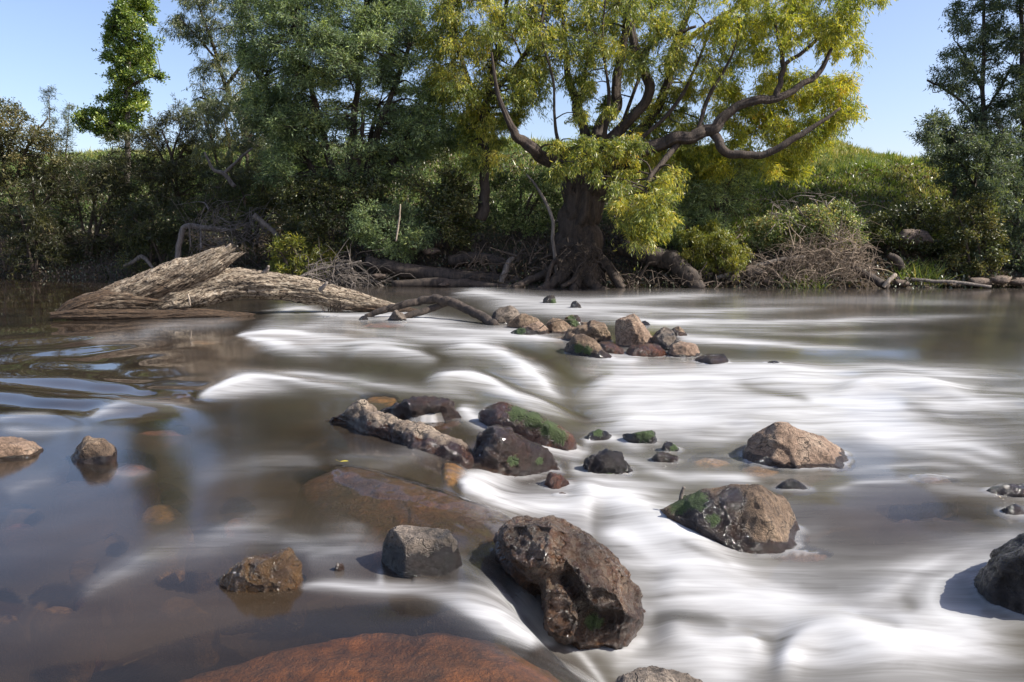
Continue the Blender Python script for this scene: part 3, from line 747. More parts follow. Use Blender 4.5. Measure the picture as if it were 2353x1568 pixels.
FO = np.zeros(len(X)); DK = np.zeros(len(X)); HT = np.zeros(len(X))
SID = [0]
def white(pts, h=0.0, soft=1.45, streak=0.5, ends=(0.16, 0.25), asym=1.0):
    SID[0] += 1
    idx, v, u, st, al, L, hw = stroke_field(pts)
    vv = np.where(v > 0, v * asym, v)
    prof = np.exp(-np.abs(vv) ** (2.0 / soft) * 1.1)
    e = sstep(0, max(ends[0], 1e-3), u) * (1 - sstep(1 - max(ends[1], 1e-3), 1, u))
    hm = float(np.mean(hw)) if len(hw) else 10.0
    f2_, f3_ = np.clip(hm / 13, .8, 6.5), np.clip(hm / 7, 1, 15)
    q = np.stack([al / 190.0, v * min(2.2, f2_), np.full_like(v, SID[0] * 7.7)], -1)
    q2 = np.stack([al / 420.0, v * f2_, np.full_like(v, SID[0] * 3.1)], -1)
    q3 = np.stack([al / 300.0, v * f3_, np.full_like(v, SID[0] * 5.3)], -1)
    sn = 0.6 * vnoise(q, 5) + 0.45 * vnoise(q2, 6) + 0.45 * vnoise(q3, 7)
    ends = (max(ends[0], .1), max(ends[1], .1)) if soft > 1 else ends
    f = np.clip(0.88 * st * prof * e * (1 + streak * sn), 0, 0.97)
    FO[idx] = 1 - (1 - FO[idx]) * (1 - f)
    if h: HT[idx] += 1.25 * h * prof * e
def dark(pts, h=0.0, soft=1.0, ends=(0.15, 0.15)):
    idx, v, u, st, al, L, hw = stroke_field(pts)
    prof = np.exp(-np.abs(v) ** (2.0 / soft) * 1.1) * sstep(0, max(ends[0], 1e-3), u) * (1 - sstep(1 - max(ends[1], 1e-3), 1, u))
    DK[idx] = 1 - (1 - DK[idx]) * (1 - np.clip(st * prof, 0, 1))
    if h: HT[idx] += h * prof

# far channel
white([(1020, 682, 8, .5), (1100, 676, 12, .9), (1180, 690, 14, .9), (1300, 695, 12, .8), (1420, 690, 10, .8), (1600, 682, 9, .6), (1800, 676, 6, .35)], h=.03)
white([(1080, 705, 9, .6), (1200, 706, 10, .8), (1330, 712, 13, .8), (1450, 712, 10, .7), (1600, 718, 9, .6), (1800, 712, 8, .35), (2000, 704, 6, .25)], h=.02)
white([(1100, 730, 9, .5), (1250, 718, 8, .5), (1420, 730, 14, .6), (1520, 742, 12, .95), (1640, 740, 10, .95), (1840, 743, 8, .85), (2050, 733, 8, .7), (2360, 722, 8, .55)], h=.02)
white([(1540, 770, 10, .5), (1600, 782, 11, .85), (1700, 787, 9, .8), (1890, 800, 7, .55), (2100, 806, 6, .3)], h=.015)
white([(1560, 758, 6, .5), (1700, 762, 7, .45), (1900, 768, 6, .3), (2200, 765, 8, .2)])
white([(1620, 700, 6, .4), (1900, 690, 8, .3), (2350, 700, 8, .25)])
# streaks below the trunk
white([(600, 722, 5, .3), (650, 715, 9, .7), (700, 712, 10, .7), (760, 728, 11, .75), (900, 728, 12, .75), (1010, 738, 12, .8), (1120, 752, 12, .7)], h=.02)
white([(850, 745, 7, .4), (980, 752, 9, .6), (1080, 765, 10, .7), (1160, 768, 12, .8), (1250, 780, 12, .85), (1330, 795, 12, .8)], h=.02)
white([(552, 774, 4, .9), (600, 768, 14, .9), (650, 768, 22, .85), (720, 778, 22, .8), (800, 785, 16, .55), (900, 795, 12, .3)], h=.035, ends=(.03, .25), streak=.7)
white([(560, 777, 3, .9), (620, 792, 12, 1.), (690, 806, 14, .9), (780, 800, 13, .7), (880, 790, 12, .5), (1000, 800, 12, .35)], h=.03, ends=(.03, .25))
white([(640, 760, 5, .5), (760, 748, 8, .5), (870, 765, 9, .45), (980, 775, 12, .55), (1090, 785, 14, .65), (1180, 790, 14, .7)])
white([(780, 812, 10, .4), (860, 804, 14, .75), (940, 815, 15, .7), (1010, 835, 12, .4)], h=.03)
white([(1000, 810, 12, .3), (1090, 800, 16, .8), (1160, 815, 18, .9), (1215, 850, 20, .9), (1260, 895, 18, .85), (1300, 930, 16, .7)], h=.04)
white([(960, 880, 10, .3), (1030, 868, 16, .85), (1100, 872, 22, .97), (1170, 895, 24, .95), (1240, 930, 22, .8), (1320, 965, 14, .6)], h=.05)
white([(1290, 790, 10, .5), (1370, 820, 16, .8), (1430, 835, 18, .85), (1500, 828, 16, .8)], h=.02)
white([(453, 913, 4, .9), (500, 893, 11, .9), (560, 876, 14, .95), (640, 876, 13, .8), (730, 888, 12, .6), (830, 900, 12, .4), (900, 905, 10, .2)], h=.045, ends=(.02, .3), streak=.7)
white([(470, 911, 4, .9), (540, 900, 11, .8), (620, 895, 12, .6), (720, 905, 10, .3)], ends=(.02, .4))
white([(620, 862, 5, .5), (720, 862, 8, .5), (830, 876, 9, .5), (950, 895, 10, .4), (1040, 900, 12, .5), (1120, 925, 14, .7)])
white([(200, 958, 4, .4), (250, 938, 11, .45), (310, 927, 12, .35), (400, 932, 9, .3), (500, 938, 8, .15)], h=.02, ends=(.03, .3))
white([(0, 985, 6, .3), (100, 992, 8, .3), (250, 985, 6, .15)])
white([(0, 965, 5, .25), (60, 955, 8, .3), (130, 958, 6, .2)])
# the broad white apron
white([(1310, 935, 14, .7), (1370, 895, 28, .95), (1470, 880, 34, .97), (1600, 880, 30, .95), (1750, 880, 26, .9), (1900, 885, 24, .85), (2100, 885, 22, .8), (2360, 890, 22, .75)], h=.05, streak=.25)
white([(1320, 955, 20, .9), (1450, 935, 36, 1.), (1600, 930, 38, 1.), (1760, 935, 34, .95), (1950, 935, 32, .95), (2150, 935, 30, .9), (2380, 940, 30, .9)], h=.04, streak=.2)
white([(1380, 980, 16, .8), (1500, 972, 22, .95), (1650, 970, 24, .9), (1850, 965, 24, .9), (2050, 985, 24, .9), (2360, 1005, 24, .85)], h=.02, streak=.3)
white([(1560, 848, 8, .4), (1700, 850, 13, .7), (1900, 858, 14, .7), (2050, 850, 12, .6), (2200, 862, 14, .75), (2360, 866, 14, .7)], h=.03)
white([(1900, 912, 10, .5), (1980, 890, 16, .85), (2060, 880, 16, .9), (2160, 900, 16, .9), (2260, 925, 16, .9), (2380, 930, 16, .8)], h=.05)
white([(1950, 990, 10, .5), (2100, 1003, 14, .75), (2230, 1022, 14, .75), (2360, 1060, 14, .75)])
white([(2030, 1010, 6, .3), (2180, 1035, 9, .5), (2300, 1075, 10, .55), (2370, 1100, 10, .5)])
white([(1890, 1128, 5, .3), (1960, 1118, 6, .45), (2060, 1107, 7, .5), (2180, 1093, 7, .5), (2280, 1088, 6, .4)])
white([(1930, 1085, 5, .2), (2040, 1070, 7, .35), (2150, 1060, 8, .35), (2260, 1085, 8, .3)])
white([(2120, 1122, 6, .3), (2230, 1128, 9, .5), (2350, 1132, 8, .5)])
# around the small stones
white([(1350, 1045, 8, .4), (1450, 1060, 12, .55), (1550, 1092, 11, .65), (1690, 1097, 10, .6), (1780, 1113, 8, .4)])
white([(1330, 1025, 8, .6), (1372, 1005, 10, .7), (1440, 1015, 12, .75), (1500, 1040, 10, .5)])
white([(1100, 938, 8, .6), (1130, 960, 14, .75), (1110, 985, 10, .5)])
white([(1045, 935, 9, .6), (1075, 950, 12, .8), (1105, 975, 12, .7), (1130, 985, 8, .5)])
white([(1150, 985, 8, .3), (1230, 1020, 10, .6), (1320, 1048, 10, .75), (1345, 1020, 8, .6)])
white([(1310, 1060, 10, .4), (1340, 1090, 14, .5), (1400, 1115, 14, .7), (1480, 1130, 16, .6), (1580, 1110, 12, .4)])
white([(1560, 1000, 8, .2), (1660, 1010, 12, .35), (1720, 990, 8, .3)])
white([(1102, 1030, 5, .8), (1106, 1055, 5, .95), (1114, 1085, 8, .9)], ends=(.05, .1), soft=.8)
# chute by the front slab
white([(1056, 1118, 8, 1.), (1090, 1105, 20, .9), (1150, 1105, 22, .85), (1220, 1090, 16, .6)], h=.03, ends=(.05, .3))
white([(1060, 1120, 10, 1.), (1110, 1135, 20, 1.), (1180, 1160, 26, .95), (1270, 1165, 32, .95), (1380, 1180, 40, 1.)], h=.04, ends=(.05, .05))
white([(1300, 1110, 14, .5), (1360, 1140, 30, .9), (1430, 1165, 42, 1.), (1520, 1225, 46, .98), (1620, 1285, 36, .9), (1740, 1325, 24, .7)], h=.05, streak=.25)
white([(1370, 1225, 20, .6), (1440, 1240, 40, .85), (1530, 1290, 50, .8), (1640, 1340, 50, .8), (1780, 1370, 46, .7), (1950, 1390, 40, .6)], streak=.3)
white([(2380, 1225, 14, .4), (2250, 1255, 18, .45), (2130, 1295, 26, .55), (2040, 1350, 34, .55), (1950, 1400, 36, .5)], streak=.5)
white([(2360, 1290, 14, .4), (2240, 1300, 20, .55), (2150, 1340, 26, .6), (2140, 1400, 30, .65), (2220, 1450, 34, .75), (2360, 1500, 36, .8)], streak=.4)
white([(1490, 1330, 30, .6), (1560, 1370, 44, .75), (1700, 1400, 46, .7), (1850, 1440, 46, .75), (2000, 1470, 50, .85), (2200, 1500, 50, .85), (2380, 1540, 50, .8)], h=.03, streak=.35)
white([(1500, 1440, 26, .4), (1600, 1500, 36, .75), (1700, 1500, 34, .95), (1780, 1520, 24, .9)], h=.05, streak=.15)
white([(1800, 1590, 30, 1.), (1830, 1500, 34, .97), (1900, 1470, 34, .95), (2000, 1500, 34, .85), (2200, 1560, 44, .8)], h=.05, streak=.25)
white([(1380, 1530, 20, .5), (1470, 1520, 30, .6), (1600, 1545, 36, .8), (1750, 1570, 34, .9)], streak=.3)
white([(1490, 1470, 12, .3), (1440, 1490, 24, .35), (1360, 1505, 18, .4)])
# lower fall left of the big boulder
white([(695, 1354, 5, .6), (760, 1352, 12, .75), (870, 1362, 15, .75), (960, 1362, 16, .5), (1040, 1378, 22, .55), (1120, 1415, 28, .7), (1180, 1455, 26, .8), (1235, 1483, 16, .7)], ends=(.03, .06), streak=.6)
white([(1020, 1340, 12, .15), (1100, 1360, 20, .3), (1170, 1390, 24, .5), (1220, 1430, 24, .8), (1255, 1480, 16, .9)], ends=(.1, .05), streak=.7)
white([(1224, 1372, 5, .8), (1232, 1400, 9, .9), (1248, 1440, 14, .95), (1262, 1485, 14, .9)], ends=(.05, .05), soft=.8)
white([(873, 1312, 4, .5), (875, 1340, 6, .6), (876, 1358, 8, .5)])
white([(1285, 1487, 4, .5), (1320, 1500, 6, .8), (1345, 1530, 7, .85), (1370, 1575, 8, .8)], ends=(.1, .02))
# pale threads over the near pool
white([(185, 1380, 6, 0.27), (230, 1345, 15, 0.30), (290, 1308, 23, 0.27), (370, 1262, 30, 0.23), (470, 1245, 30, 0.18), (600, 1195, 34, 0.15), (680, 1170, 23, 0.09)], streak=.7)
white([(430, 1272, 13, 0.12), (500, 1250, 20, 0.21), (570, 1236, 23, 0.21), (640, 1240, 20, 0.21), (710, 1255, 20, 0.24), (760, 1245, 13, 0.12)], streak=.6)
white([(0, 1135, 17, 0.18), (60, 1112, 20, 0.21), (140, 1100, 17, 0.09)])
white([(420, 1108, 17, 0.09), (540, 1082, 27, 0.15), (660, 1064, 23, 0.21), (745, 1080, 17, 0.18)])
white([(700, 1060, 13, 0.12), (830, 1060, 23, 0.15), (890, 1062, 20, 0.24), (950, 1045, 20, 0.27), (1010, 1042, 13, 0.24), (1050, 1060, 13, 0.18)], h=.02)
white([(240, 1085, 13, 0.09), (290, 1092, 13, 0.18), (360, 1085, 10, 0.12)])
white([(700, 1290, 20, 0.18), (760, 1275, 37, 0.24), (830, 1262, 37, 0.21), (870, 1235, 23, 0.12)])
white([(640, 1245, 10, 0.12), (700, 1252, 17, 0.27), (800, 1268, 17, 0.18)])
white([(820, 1195, 27, 0.09), (800, 1240, 40, 0.18), (780, 1290, 34, 0.15)])
white([(300, 770, 17, 0.15), (420, 745, 15, 0.21), (560, 740, 13, 0.18)])
white([(210, 800, 13, 0.15), (260, 778, 13, 0.18), (400, 775, 13, 0.09)])
white([(1000, 1280, 23, 0.06), (1080, 1320, 30, 0.12), (1180, 1370, 34, 0.15)], streak=.8)
# smooth dark tongues and stones just under the white
dark([(1150, 792, 12, .8), (1220, 812, 18, .95), (1280, 845, 20, .95), (1330, 880, 14, .8)], h=-.02)
dark([(1060, 838, 10, .6), (1140, 862, 11, .85), (1230, 910, 13, .9), (1310, 945, 11, .8), (1370, 970, 6, .4)], h=-.02)
dark([(1310, 880, 8, .6), (1360, 872, 9, .7), (1410, 862, 6, .5)])
dark([(1640, 882, 10, .4), (1740, 898, 17, .65), (1820, 924, 15, .6), (1870, 942, 9, .3)], h=-.02, ends=(.3, .3))
dark([(2040, 925, 9, .4), (2120, 945, 14, .5), (2200, 975, 10, .4)], ends=(.3, .3))
dark([(2240, 905, 10, .4), (2290, 888, 10, .4), (2350, 880, 8, .3)])
dark([(1480, 1425, 16, .5), (1550, 1432, 22, .7), (1620, 1445, 18, .65), (1670, 1462, 8, .5)], h=.02)
dark([(1650, 1458, 14, .35), (1740, 1475, 18, .5), (1778, 1505, 16, .45), (1787, 1560, 14, .3)], ends=(.2, .2))
dark([(2060, 1370, 12, .4), (2085, 1392, 20, .6), (2100, 1420, 14, .4)])
dark([(1950, 1420, 12, .3), (2030, 1440, 16, .35), (2060, 1470, 10, .2)])
dark([(1560, 1275, 6, .4), (1620, 1300, 7, .5), (1680, 1320, 6, .4)])
dark([(1820, 1345, 8, .3), (1880, 1352, 10, .45), (1930, 1350, 8, .3)])
dark([(1860, 1215, 30, .6), (1980, 1215, 44, .75), (2120, 1200, 50, .8), (2330, 1190, 44, .7)])
dark([(1700, 1115, 14, .3), (1850, 1150, 18, .5), (2000, 1145, 18, .5), (2200, 1150, 16, .5)])
dark([(1470, 1090, 8, .3), (1560, 1110, 10, .4), (1620, 1125, 8, .3)])
dark([(640, 790, 8, .3), (800, 830, 14, .5), (950, 850, 14, .5)])

# a little froth everywhere the water runs fast, silk threads along the current
flowx, flowy = PX / 260.0, PY / 14.0
silk = vnoise(np.stack([flowx + 0.25 * flowy, flowy * (1 + 0 * PX), np.zeros_like(PX)], -1), 77) * 0.5 + 0.5
silk2 = vnoise(np.stack([flowx * 0.6, PY / 34.0, np.ones_like(PX)], -1), 78) * 0.5 + 0.5
speed = sstep(0.02, -0.4, Z) * 0.28 + 0.05
right = sstep(1300, 1600, PX) * sstep(800, 860, PY)
veil = np.where(front, np.clip((0.006 + 0.08 * speed + 0.07 * right) * (0.35 + 0.7 * silk + 0.6 * silk2), 0, .5), .1)
apron = np.exp(-((PX - 1900) / 560) ** 4 - ((PY - 935) / 85) ** 4) * 0.16 + np.exp(-((PX - 1880) / 520) ** 4 - ((PY - 1480) / 150) ** 4) * 0.20 + np.exp(-((PX - 1480) / 150) ** 2 - ((PY - 1270) / 110) ** 2) * 0.2
veil = np.where(front, np.clip(veil + apron * (0.55 + 0.5 * silk2 + 0.25 * silk), 0, .7), veil)
veil *= 1 - 0.8 * sstep(760, 700, PY) * sstep(700, 500, PX)
FO = 1 - (1 - FO) * (1 - veil)
FO = np.clip(FO * (1 - DK * 0.93), 0, .97)

# standing waves: glassy folds at the left, swell in the rapids
def fold(cx, cy, rx, ry, wl, amp, ang, seed):
    w_ = np.exp(-((PX - cx) / rx) ** 2 - ((PY - cy) / ry) ** 2)
    s_ = np.sin((PY - cy + (PX - cx) * ang + 10 * vnoise(np.stack([PX / 120, PY / 40, 0 * PX + seed], -1), 3)) / wl * 2 * math.pi)
    return amp * w_ * s_ * front
HT += fold(120, 800, 230, 34, 34, .030, 0.12, 1) + fold(150, 905, 230, 42, 50, .030, -0.10, 2) + fold(390, 895, 90, 20, 26, .02, 0.1, 4)
HT += 0.012 * fbm(np.stack([X * 1.6, Y * 1.1, 0 * X], -1), 3, 44) * sstep(24, 12, Y) * (0.3 + 0.7 * sstep(-0.05, -0.3, Z))
HT += 0.03 * FO * fbm(np.stack([X * 1.2, Y * 1.8, 0 * X], -1), 2, 45) * sstep(16, 8, Y)
def blur(A, k):
    A = A.reshape(ny, nx)
    for _ in range(k):
        q = np.pad(A, 1, mode='edge')
        A = 0.25 * A + 0.125 * (q[:-2, 1:-1] + q[2:, 1:-1] + q[1:-1, :-2] + q[1:-1, 2:]) + 0.0625 * (q[:-2, :-2] + q[2:, 2:] + q[:-2, 2:] + q[2:, :-2])
    return A.ravel()
big_ = vnoise(np.stack([PX / 240 + PY / 90, PY / 26, 0 * PX + 3], -1), 91) * 0.5 + 0.5
fin_ = vnoise(np.stack([PX / 330 + PY / 60, PY / 5.5, 0 * PX + 8], -1), 92) * 0.5 + 0.5
FO = np.where(front, FO * (0.74 + 0.2 * big_ + 0.14 * fin_), FO)
FO *= 1 - 0.25 * sstep(1050, 850, PX) * sstep(985, 1040, PY) * front
HT = blur(HT, 14); FO = blur(FO, 1)
Z = Z + HT
# thin sheets over the slabs that the current covers
for o_ in OVER:
    me = o_.data; me.calc_loop_triangles()
    vs = [o_.location + v.co for v in me.vertices]
    bv = BVHTree.FromPolygons(vs, [t_.vertices[:] for t_ in me.loop_triangles])
    co = np.array([v[:] for v in vs]); lo, hi = co.min(0), co.max(0)
    k = np.nonzero((X > lo[0]) & (X < hi[0]) & (Y > lo[1]) & (Y < hi[1]))[0]
    for j in k:
        h_ = bv.ray_cast(Vector((X[j], Y[j], 3.0)), Vector((0, 0, -1)))
        if h_[0] is not None and h_[0].z + 0.012 > Z[j] and h_[0].z < Z[j] + 0.045: Z[j] = h_[0].z + 0.012
# two smoothing passes keep the sheets soft
Zg = Z.reshape(ny, nx)
for _ in range(2):
    Zp = np.pad(Zg, 1, mode='edge')
    Zg = 0.4 * Zg + 0.15 * (Zp[:-2, 1:-1] + Zp[2:, 1:-1] + Zp[1:-1, :-2] + Zp[1:-1, 2:])
Z = Zg.ravel()

# how much water lies over the stones: murkier where it is deep
Vs, Fs, n0 = [], [], 0
for V_, F_ in STONES:
    Vs.append(V_); Fs.append(F_ + n0); n0 += len(V_)
bme = bed.data; bme.calc_loop_triangles()
bv_ = np.zeros(len(bme.vertices) * 3); bme.vertices.foreach_get('co', bv_); bt = np.zeros(len(bme.loop_triangles) * 3, int); bme.loop_triangles.foreach_get('vertices', bt)
Vs.append(bv_.reshape(-1, 3)); Fs.append(bt.reshape(-1, 3) + n0)
bv = BVHTree.FromPolygons(np.vstack(Vs).tolist(), np.vstack(Fs).tolist())
dep = np.full(len(X), 1.0)
dn = Vector((0, 0, -1))
for j in np.nonzero((Y > 1.0) & (Y < 16) & (PX > -500) & (PX < PW + 500))[0]:
    h_ = bv.ray_cast(Vector((X[j], Y[j], Z[j])), dn, 1.2)
    if h_[0] is not None: dep[j] = h_[3]
murk = 1 - np.exp(-np.maximum(dep - 0.004, 0) / 0.25)
# froth collars where the current meets a stone
near_i = np.nonzero((Y > 1.3) & (Y < 13) & (PX0 > 950) & (PX0 < PW + 60) & (PY0 > 700))[0]
col = np.zeros(len(X))
sb = BVHTree.FromPolygons(np.vstack(Vs[:-1]).tolist(), np.vstack(Fs[:-1]).tolist())
for j in near_i:
    h_ = sb.find_nearest(Vector((X[j], Y[j], Z[j] + 0.01)), 0.09)
    if h_[0] is not None and h_[0].z > Z[j] - 0.012: col[j] = math.exp(-(h_[3] / 0.035) ** 2)
col *= 0.35 + 0.65 * np.clip(vnoise(np.stack([X * 9, Y * 9, 0 * X], -1), 12) + 0.5, 0, 1)
FO = 1 - (1 - FO) * (1 - 0.3 * col * sstep(1000, 1300, PX0))
Z = Z + 0.012 * col
calm = sstep(650, 250, PX) * sstep(1000, 930, PY) * front
calm = np.maximum(calm, sstep(700, 662, PY) * sstep(900, 500, PX) * front)

silt = np.clip(sstep(500, 900, PX0) * sstep(1010, 930, PY0) + sstep(1250, 1450, PX0), 0, 1) * sstep(670, 700, PY0) * (1 - 0.9 * np.exp(-((PX0 - 2100) / 300) ** 2 - ((PY0 - 1190) / 85) ** 2)) * (1 - 0.6 * sstep(1700, 2000, PX0) * sstep(850, 800, PY0))
m, n, out = newmat('river_water')
fo = attr(n, 'foam'); mk = attr(n, 'murk'); ca = attr(n, 'calm')
p = position(n)
tr = N(n, 'ShaderNodeBsdfTransparent'); tr.inputs[0].default_value = (0.92, 0.82, 0.68, 1)
df = N(n, 'ShaderNodeBsdfDiffuse'); 
mc = mixc(n, attr(n, 'silt'), ramp(n, noise_tex(n, p, 0.8, 3), [(0.35, (0.016, 0.011, 0.007)), (0.65, (0.040, 0.026, 0.014))]), (0.052, 0.044, 0.027))
n.links.new(mc, df.inputs[0])
body = N(n, 'ShaderNodeMixShader'); n.links.new(mk, body.inputs[0]); n.links.new(tr.outputs[0], body.inputs[1]); n.links.new(df.outputs[0], body.inputs[2])
gl = N(n, 'ShaderNodeBsdfGlossy'); n.links.new(maprange(n, ca, 0, 1, 0.13, 0.03), gl.inputs['Roughness']); gl.inputs[0].default_value = (1, 1, 1, 1)
lw = N(n, 'ShaderNodeLayerWeight'); lw.inputs[0].default_value = 0.5
fres = mathn(n, 'ADD', mathn(n, 'MULTIPLY', mathn(n, 'POWER', lw.outputs['Facing'], 5.0), 0.97), 0.021)      # Schlick reflectance of water
sf = N(n, 'ShaderNodeMixShader'); n.links.new(fres, sf.inputs[0]); n.links.new(body.outputs[0], sf.inputs[1]); n.links.new(gl.outputs[0], sf.inputs[2])
wd = N(n, 'ShaderNodeBsdfDiffuse'); wd.inputs[0].default_value = (0.54, 0.54, 0.532, 1)
mp = n.nodes.new('ShaderNodeMapping'); mp.inputs['Rotation'].default_value = (0, 0, 0.30); mp.inputs['Scale'].default_value = (0.8, 9.0, 2.0)
n.links.new(p, mp.inputs[0])
th1 = noise_tex(n, mp.outputs[0], 1.6, 5, 0.6, 1.8)
mp2 = n.nodes.new('ShaderNodeMapping'); mp2.inputs['Rotation'].default_value = (0, 0, 0.22); mp2.inputs['Scale'].default_value = (0.6, 5.0, 2.0)
n.links.new(p, mp2.inputs[0])
th2 = noise_tex(n, mp2.outputs[0], 0.9, 3, 0.5, 1.2)
thr = mathn(n, 'ADD', maprange(n, th1, 0.3, 0.7, -0.09, 0.09), maprange(n, th2, 0.3, 0.7, -0.26, 0.12))
fo2 = mathn(n, 'ADD', fo, mathn(n, 'MULTIPLY', thr, mathn(n, 'MULTIPLY', maprange(n, fo, 0.02, 0.45, 0, 1), maprange(n, fo, 0.5, 1.0, 1, 0.55))), True)
fin = N(n, 'ShaderNodeMixShader'); n.links.new(fo2, fin.inputs[0]); n.links.new(sf.outputs[0], fin.inputs[1]); n.links.new(wd.outputs[0], fin.inputs[2])
n.links.new(fin.outputs[0], out.inputs[0])
water = link('river_water', mesh_np('river_water', np.stack([X, Y, Z], -1), WF, {'foam': FO, 'murk': murk, 'calm': calm, 'silt': silt}), m)
water['kind'] = 'structure'

# little falls that spill between stones, curtains of the same water
def spill(pts, seed, foam=0.8):
    """pts: rows of left point, right point (photo px) and depth along the fall"""
    Vv, nxs, nys = [], 14, 22
    A_ = spline(np.array([at(*q[0], q[2]) for q in pts]), nys); B_ = spline(np.array([at(*q[1], q[2]) for q in pts]), nys)
    t = np.linspace(0, 1, nxs)
    G = A_[:, None] * (1 - t)[None, :, None] + B_[:, None] * t[None, :, None]
    G[:, :, 1] -= 0.03 * np.sin(t * math.pi)[None]
    i_ = (np.arange(nys - 1)[:, None] * nxs + np.arange(nxs - 1)[None]).ravel()
    V = np.concatenate([G.reshape(-1, 3), (G + np.array([0, 0.02, 0])).reshape(-1, 3)])
    Fq = np.stack([i_, i_ + nxs, i_ + nxs + 1, i_ + 1], -1)
    tt = np.tile(t, nys); uu = np.repeat(np.linspace(0, 1, nys), nxs)
    st = vnoise(np.stack([tt * 7, uu * 1.2, 0 * tt + seed], -1), seed) * .5 + .5
    fo_ = foam * (0.35 + 0.85 * st) * np.sin(np.clip(tt, .02, .98) * math.pi) ** .6 * (0.55 + 0.45 * uu)
    o_ = link('waterfall', mesh_np('waterfall', V, np.concatenate([Fq, Fq[:, ::-1] + nxs * nys]), {'foam': np.tile(np.clip(fo_, 0, .95), 2), 'murk': np.full(2 * len(tt), .12), 'calm': np.zeros(2 * len(tt)), 'silt': np.ones(2 * len(tt))}), m)
    o_['kind'] = 'structure'
yq = float(on_water(1110, 1082)[1])
spill([((1096, 1036), (1116, 1034), yq + .12), ((1099, 1050), (1118, 1050), yq + .03), ((1103, 1085), (1126, 1085), yq - .02)], 5)
yq = float(on_water(985, 968)[1])
spill([((955, 944), (1012, 942), yq + .12), ((945, 955), (1016, 955), yq + .0), ((935, 970), (1022, 970), yq - .04)], 6, .6)
# ------------------------------------------------------------------ plants
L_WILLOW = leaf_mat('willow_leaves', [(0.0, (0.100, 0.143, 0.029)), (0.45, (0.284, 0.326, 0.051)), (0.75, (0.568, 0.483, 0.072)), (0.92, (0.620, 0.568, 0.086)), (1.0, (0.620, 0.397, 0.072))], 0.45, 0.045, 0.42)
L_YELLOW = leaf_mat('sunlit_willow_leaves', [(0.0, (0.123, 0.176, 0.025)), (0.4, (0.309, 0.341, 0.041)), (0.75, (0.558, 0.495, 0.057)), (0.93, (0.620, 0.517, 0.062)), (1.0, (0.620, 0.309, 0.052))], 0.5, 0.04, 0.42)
L_WATTLE = leaf_mat('wattle_leaves', [(0.0, (0.062, 0.099, 0.045)), (0.45, (0.157, 0.224, 0.095)), (0.8, (0.336, 0.414, 0.146)), (1.0, (0.515, 0.549, 0.179))], 0.35, 0.04, 0.5)
L_BROAD = leaf_mat('broad_leaves', [(0.0, (0.051, 0.090, 0.023)), (0.5, (0.157, 0.241, 0.045)), (1.0, (0.425, 0.452, 0.084))], 0.35, 0.04, 0.35)
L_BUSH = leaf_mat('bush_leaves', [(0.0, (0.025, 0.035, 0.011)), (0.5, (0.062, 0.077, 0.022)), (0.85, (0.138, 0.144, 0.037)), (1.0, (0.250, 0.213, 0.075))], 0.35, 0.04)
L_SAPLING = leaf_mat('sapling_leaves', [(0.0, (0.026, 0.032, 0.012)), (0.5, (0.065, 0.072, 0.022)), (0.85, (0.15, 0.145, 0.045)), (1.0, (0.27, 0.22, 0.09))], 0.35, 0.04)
L_BRAMBLE = leaf_mat('bramble_leaves', [(0.0, (0.069, 0.105, 0.033)), (0.5, (0.198, 0.256, 0.082)), (0.85, (0.467, 0.467, 0.198)), (1.0, (0.620, 0.467, 0.208))], 0.3, 0.04)
L_RIGHT = leaf_mat('dusky_leaves', [(0.0, (0.045, 0.07, 0.042)), (0.5, (0.11, 0.15, 0.085)), (1.0, (0.26, 0.29, 0.13))], 0.35, 0.04)
L_SLENDER = leaf_mat('slender_tree_leaves', [(0.0, (0.05, 0.075, 0.045)), (0.5, (0.14, 0.17, 0.08)), (0.85, (0.27, 0.28, 0.09)), (1.0, (0.40, 0.32, 0.06))], 0.4, 0.05)
L_SHOOT = leaf_mat('fresh_shoot_leaves', [(0.0, (0.072, 0.096, 0.014)), (0.5, (0.192, 0.216, 0.030)), (1.0, (0.384, 0.324, 0.048))], 0.45, 0.04)
L_GRASS = leaf_mat('grass_blades', [(0.0, (0.064, 0.110, 0.018)), (0.5, (0.156, 0.221, 0.037)), (0.85, (0.313, 0.313, 0.083)), (1.0, (0.478, 0.386, 0.166))], 0.35, 0.05)
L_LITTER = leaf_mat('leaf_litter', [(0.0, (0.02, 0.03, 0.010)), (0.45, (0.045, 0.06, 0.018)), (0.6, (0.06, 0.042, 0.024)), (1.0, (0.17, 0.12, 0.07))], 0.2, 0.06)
B_DARK = bark_mat('dark_bark', (0.012, 0.009, 0.007), (0.085, 0.062, 0.045), 9)
B_WILLOW = bark_mat('fibrous_willow_bark', (0.02, 0.014, 0.010), (0.085, 0.06, 0.042), 7, (1, 1, 0.22), 1.0, 0.06)
B_GREY = bark_mat('grey_dead_wood', (0.06, 0.05, 0.042), (0.24, 0.2, 0.165), 12)
B_PALE = bark_mat('pale_dead_wood', (0.16, 0.12, 0.085), (0.46, 0.38, 0.29), 12)
B_TWIG = bark_mat('twig_bark', (0.035, 0.025, 0.017), (0.10, 0.072, 0.05), 20)

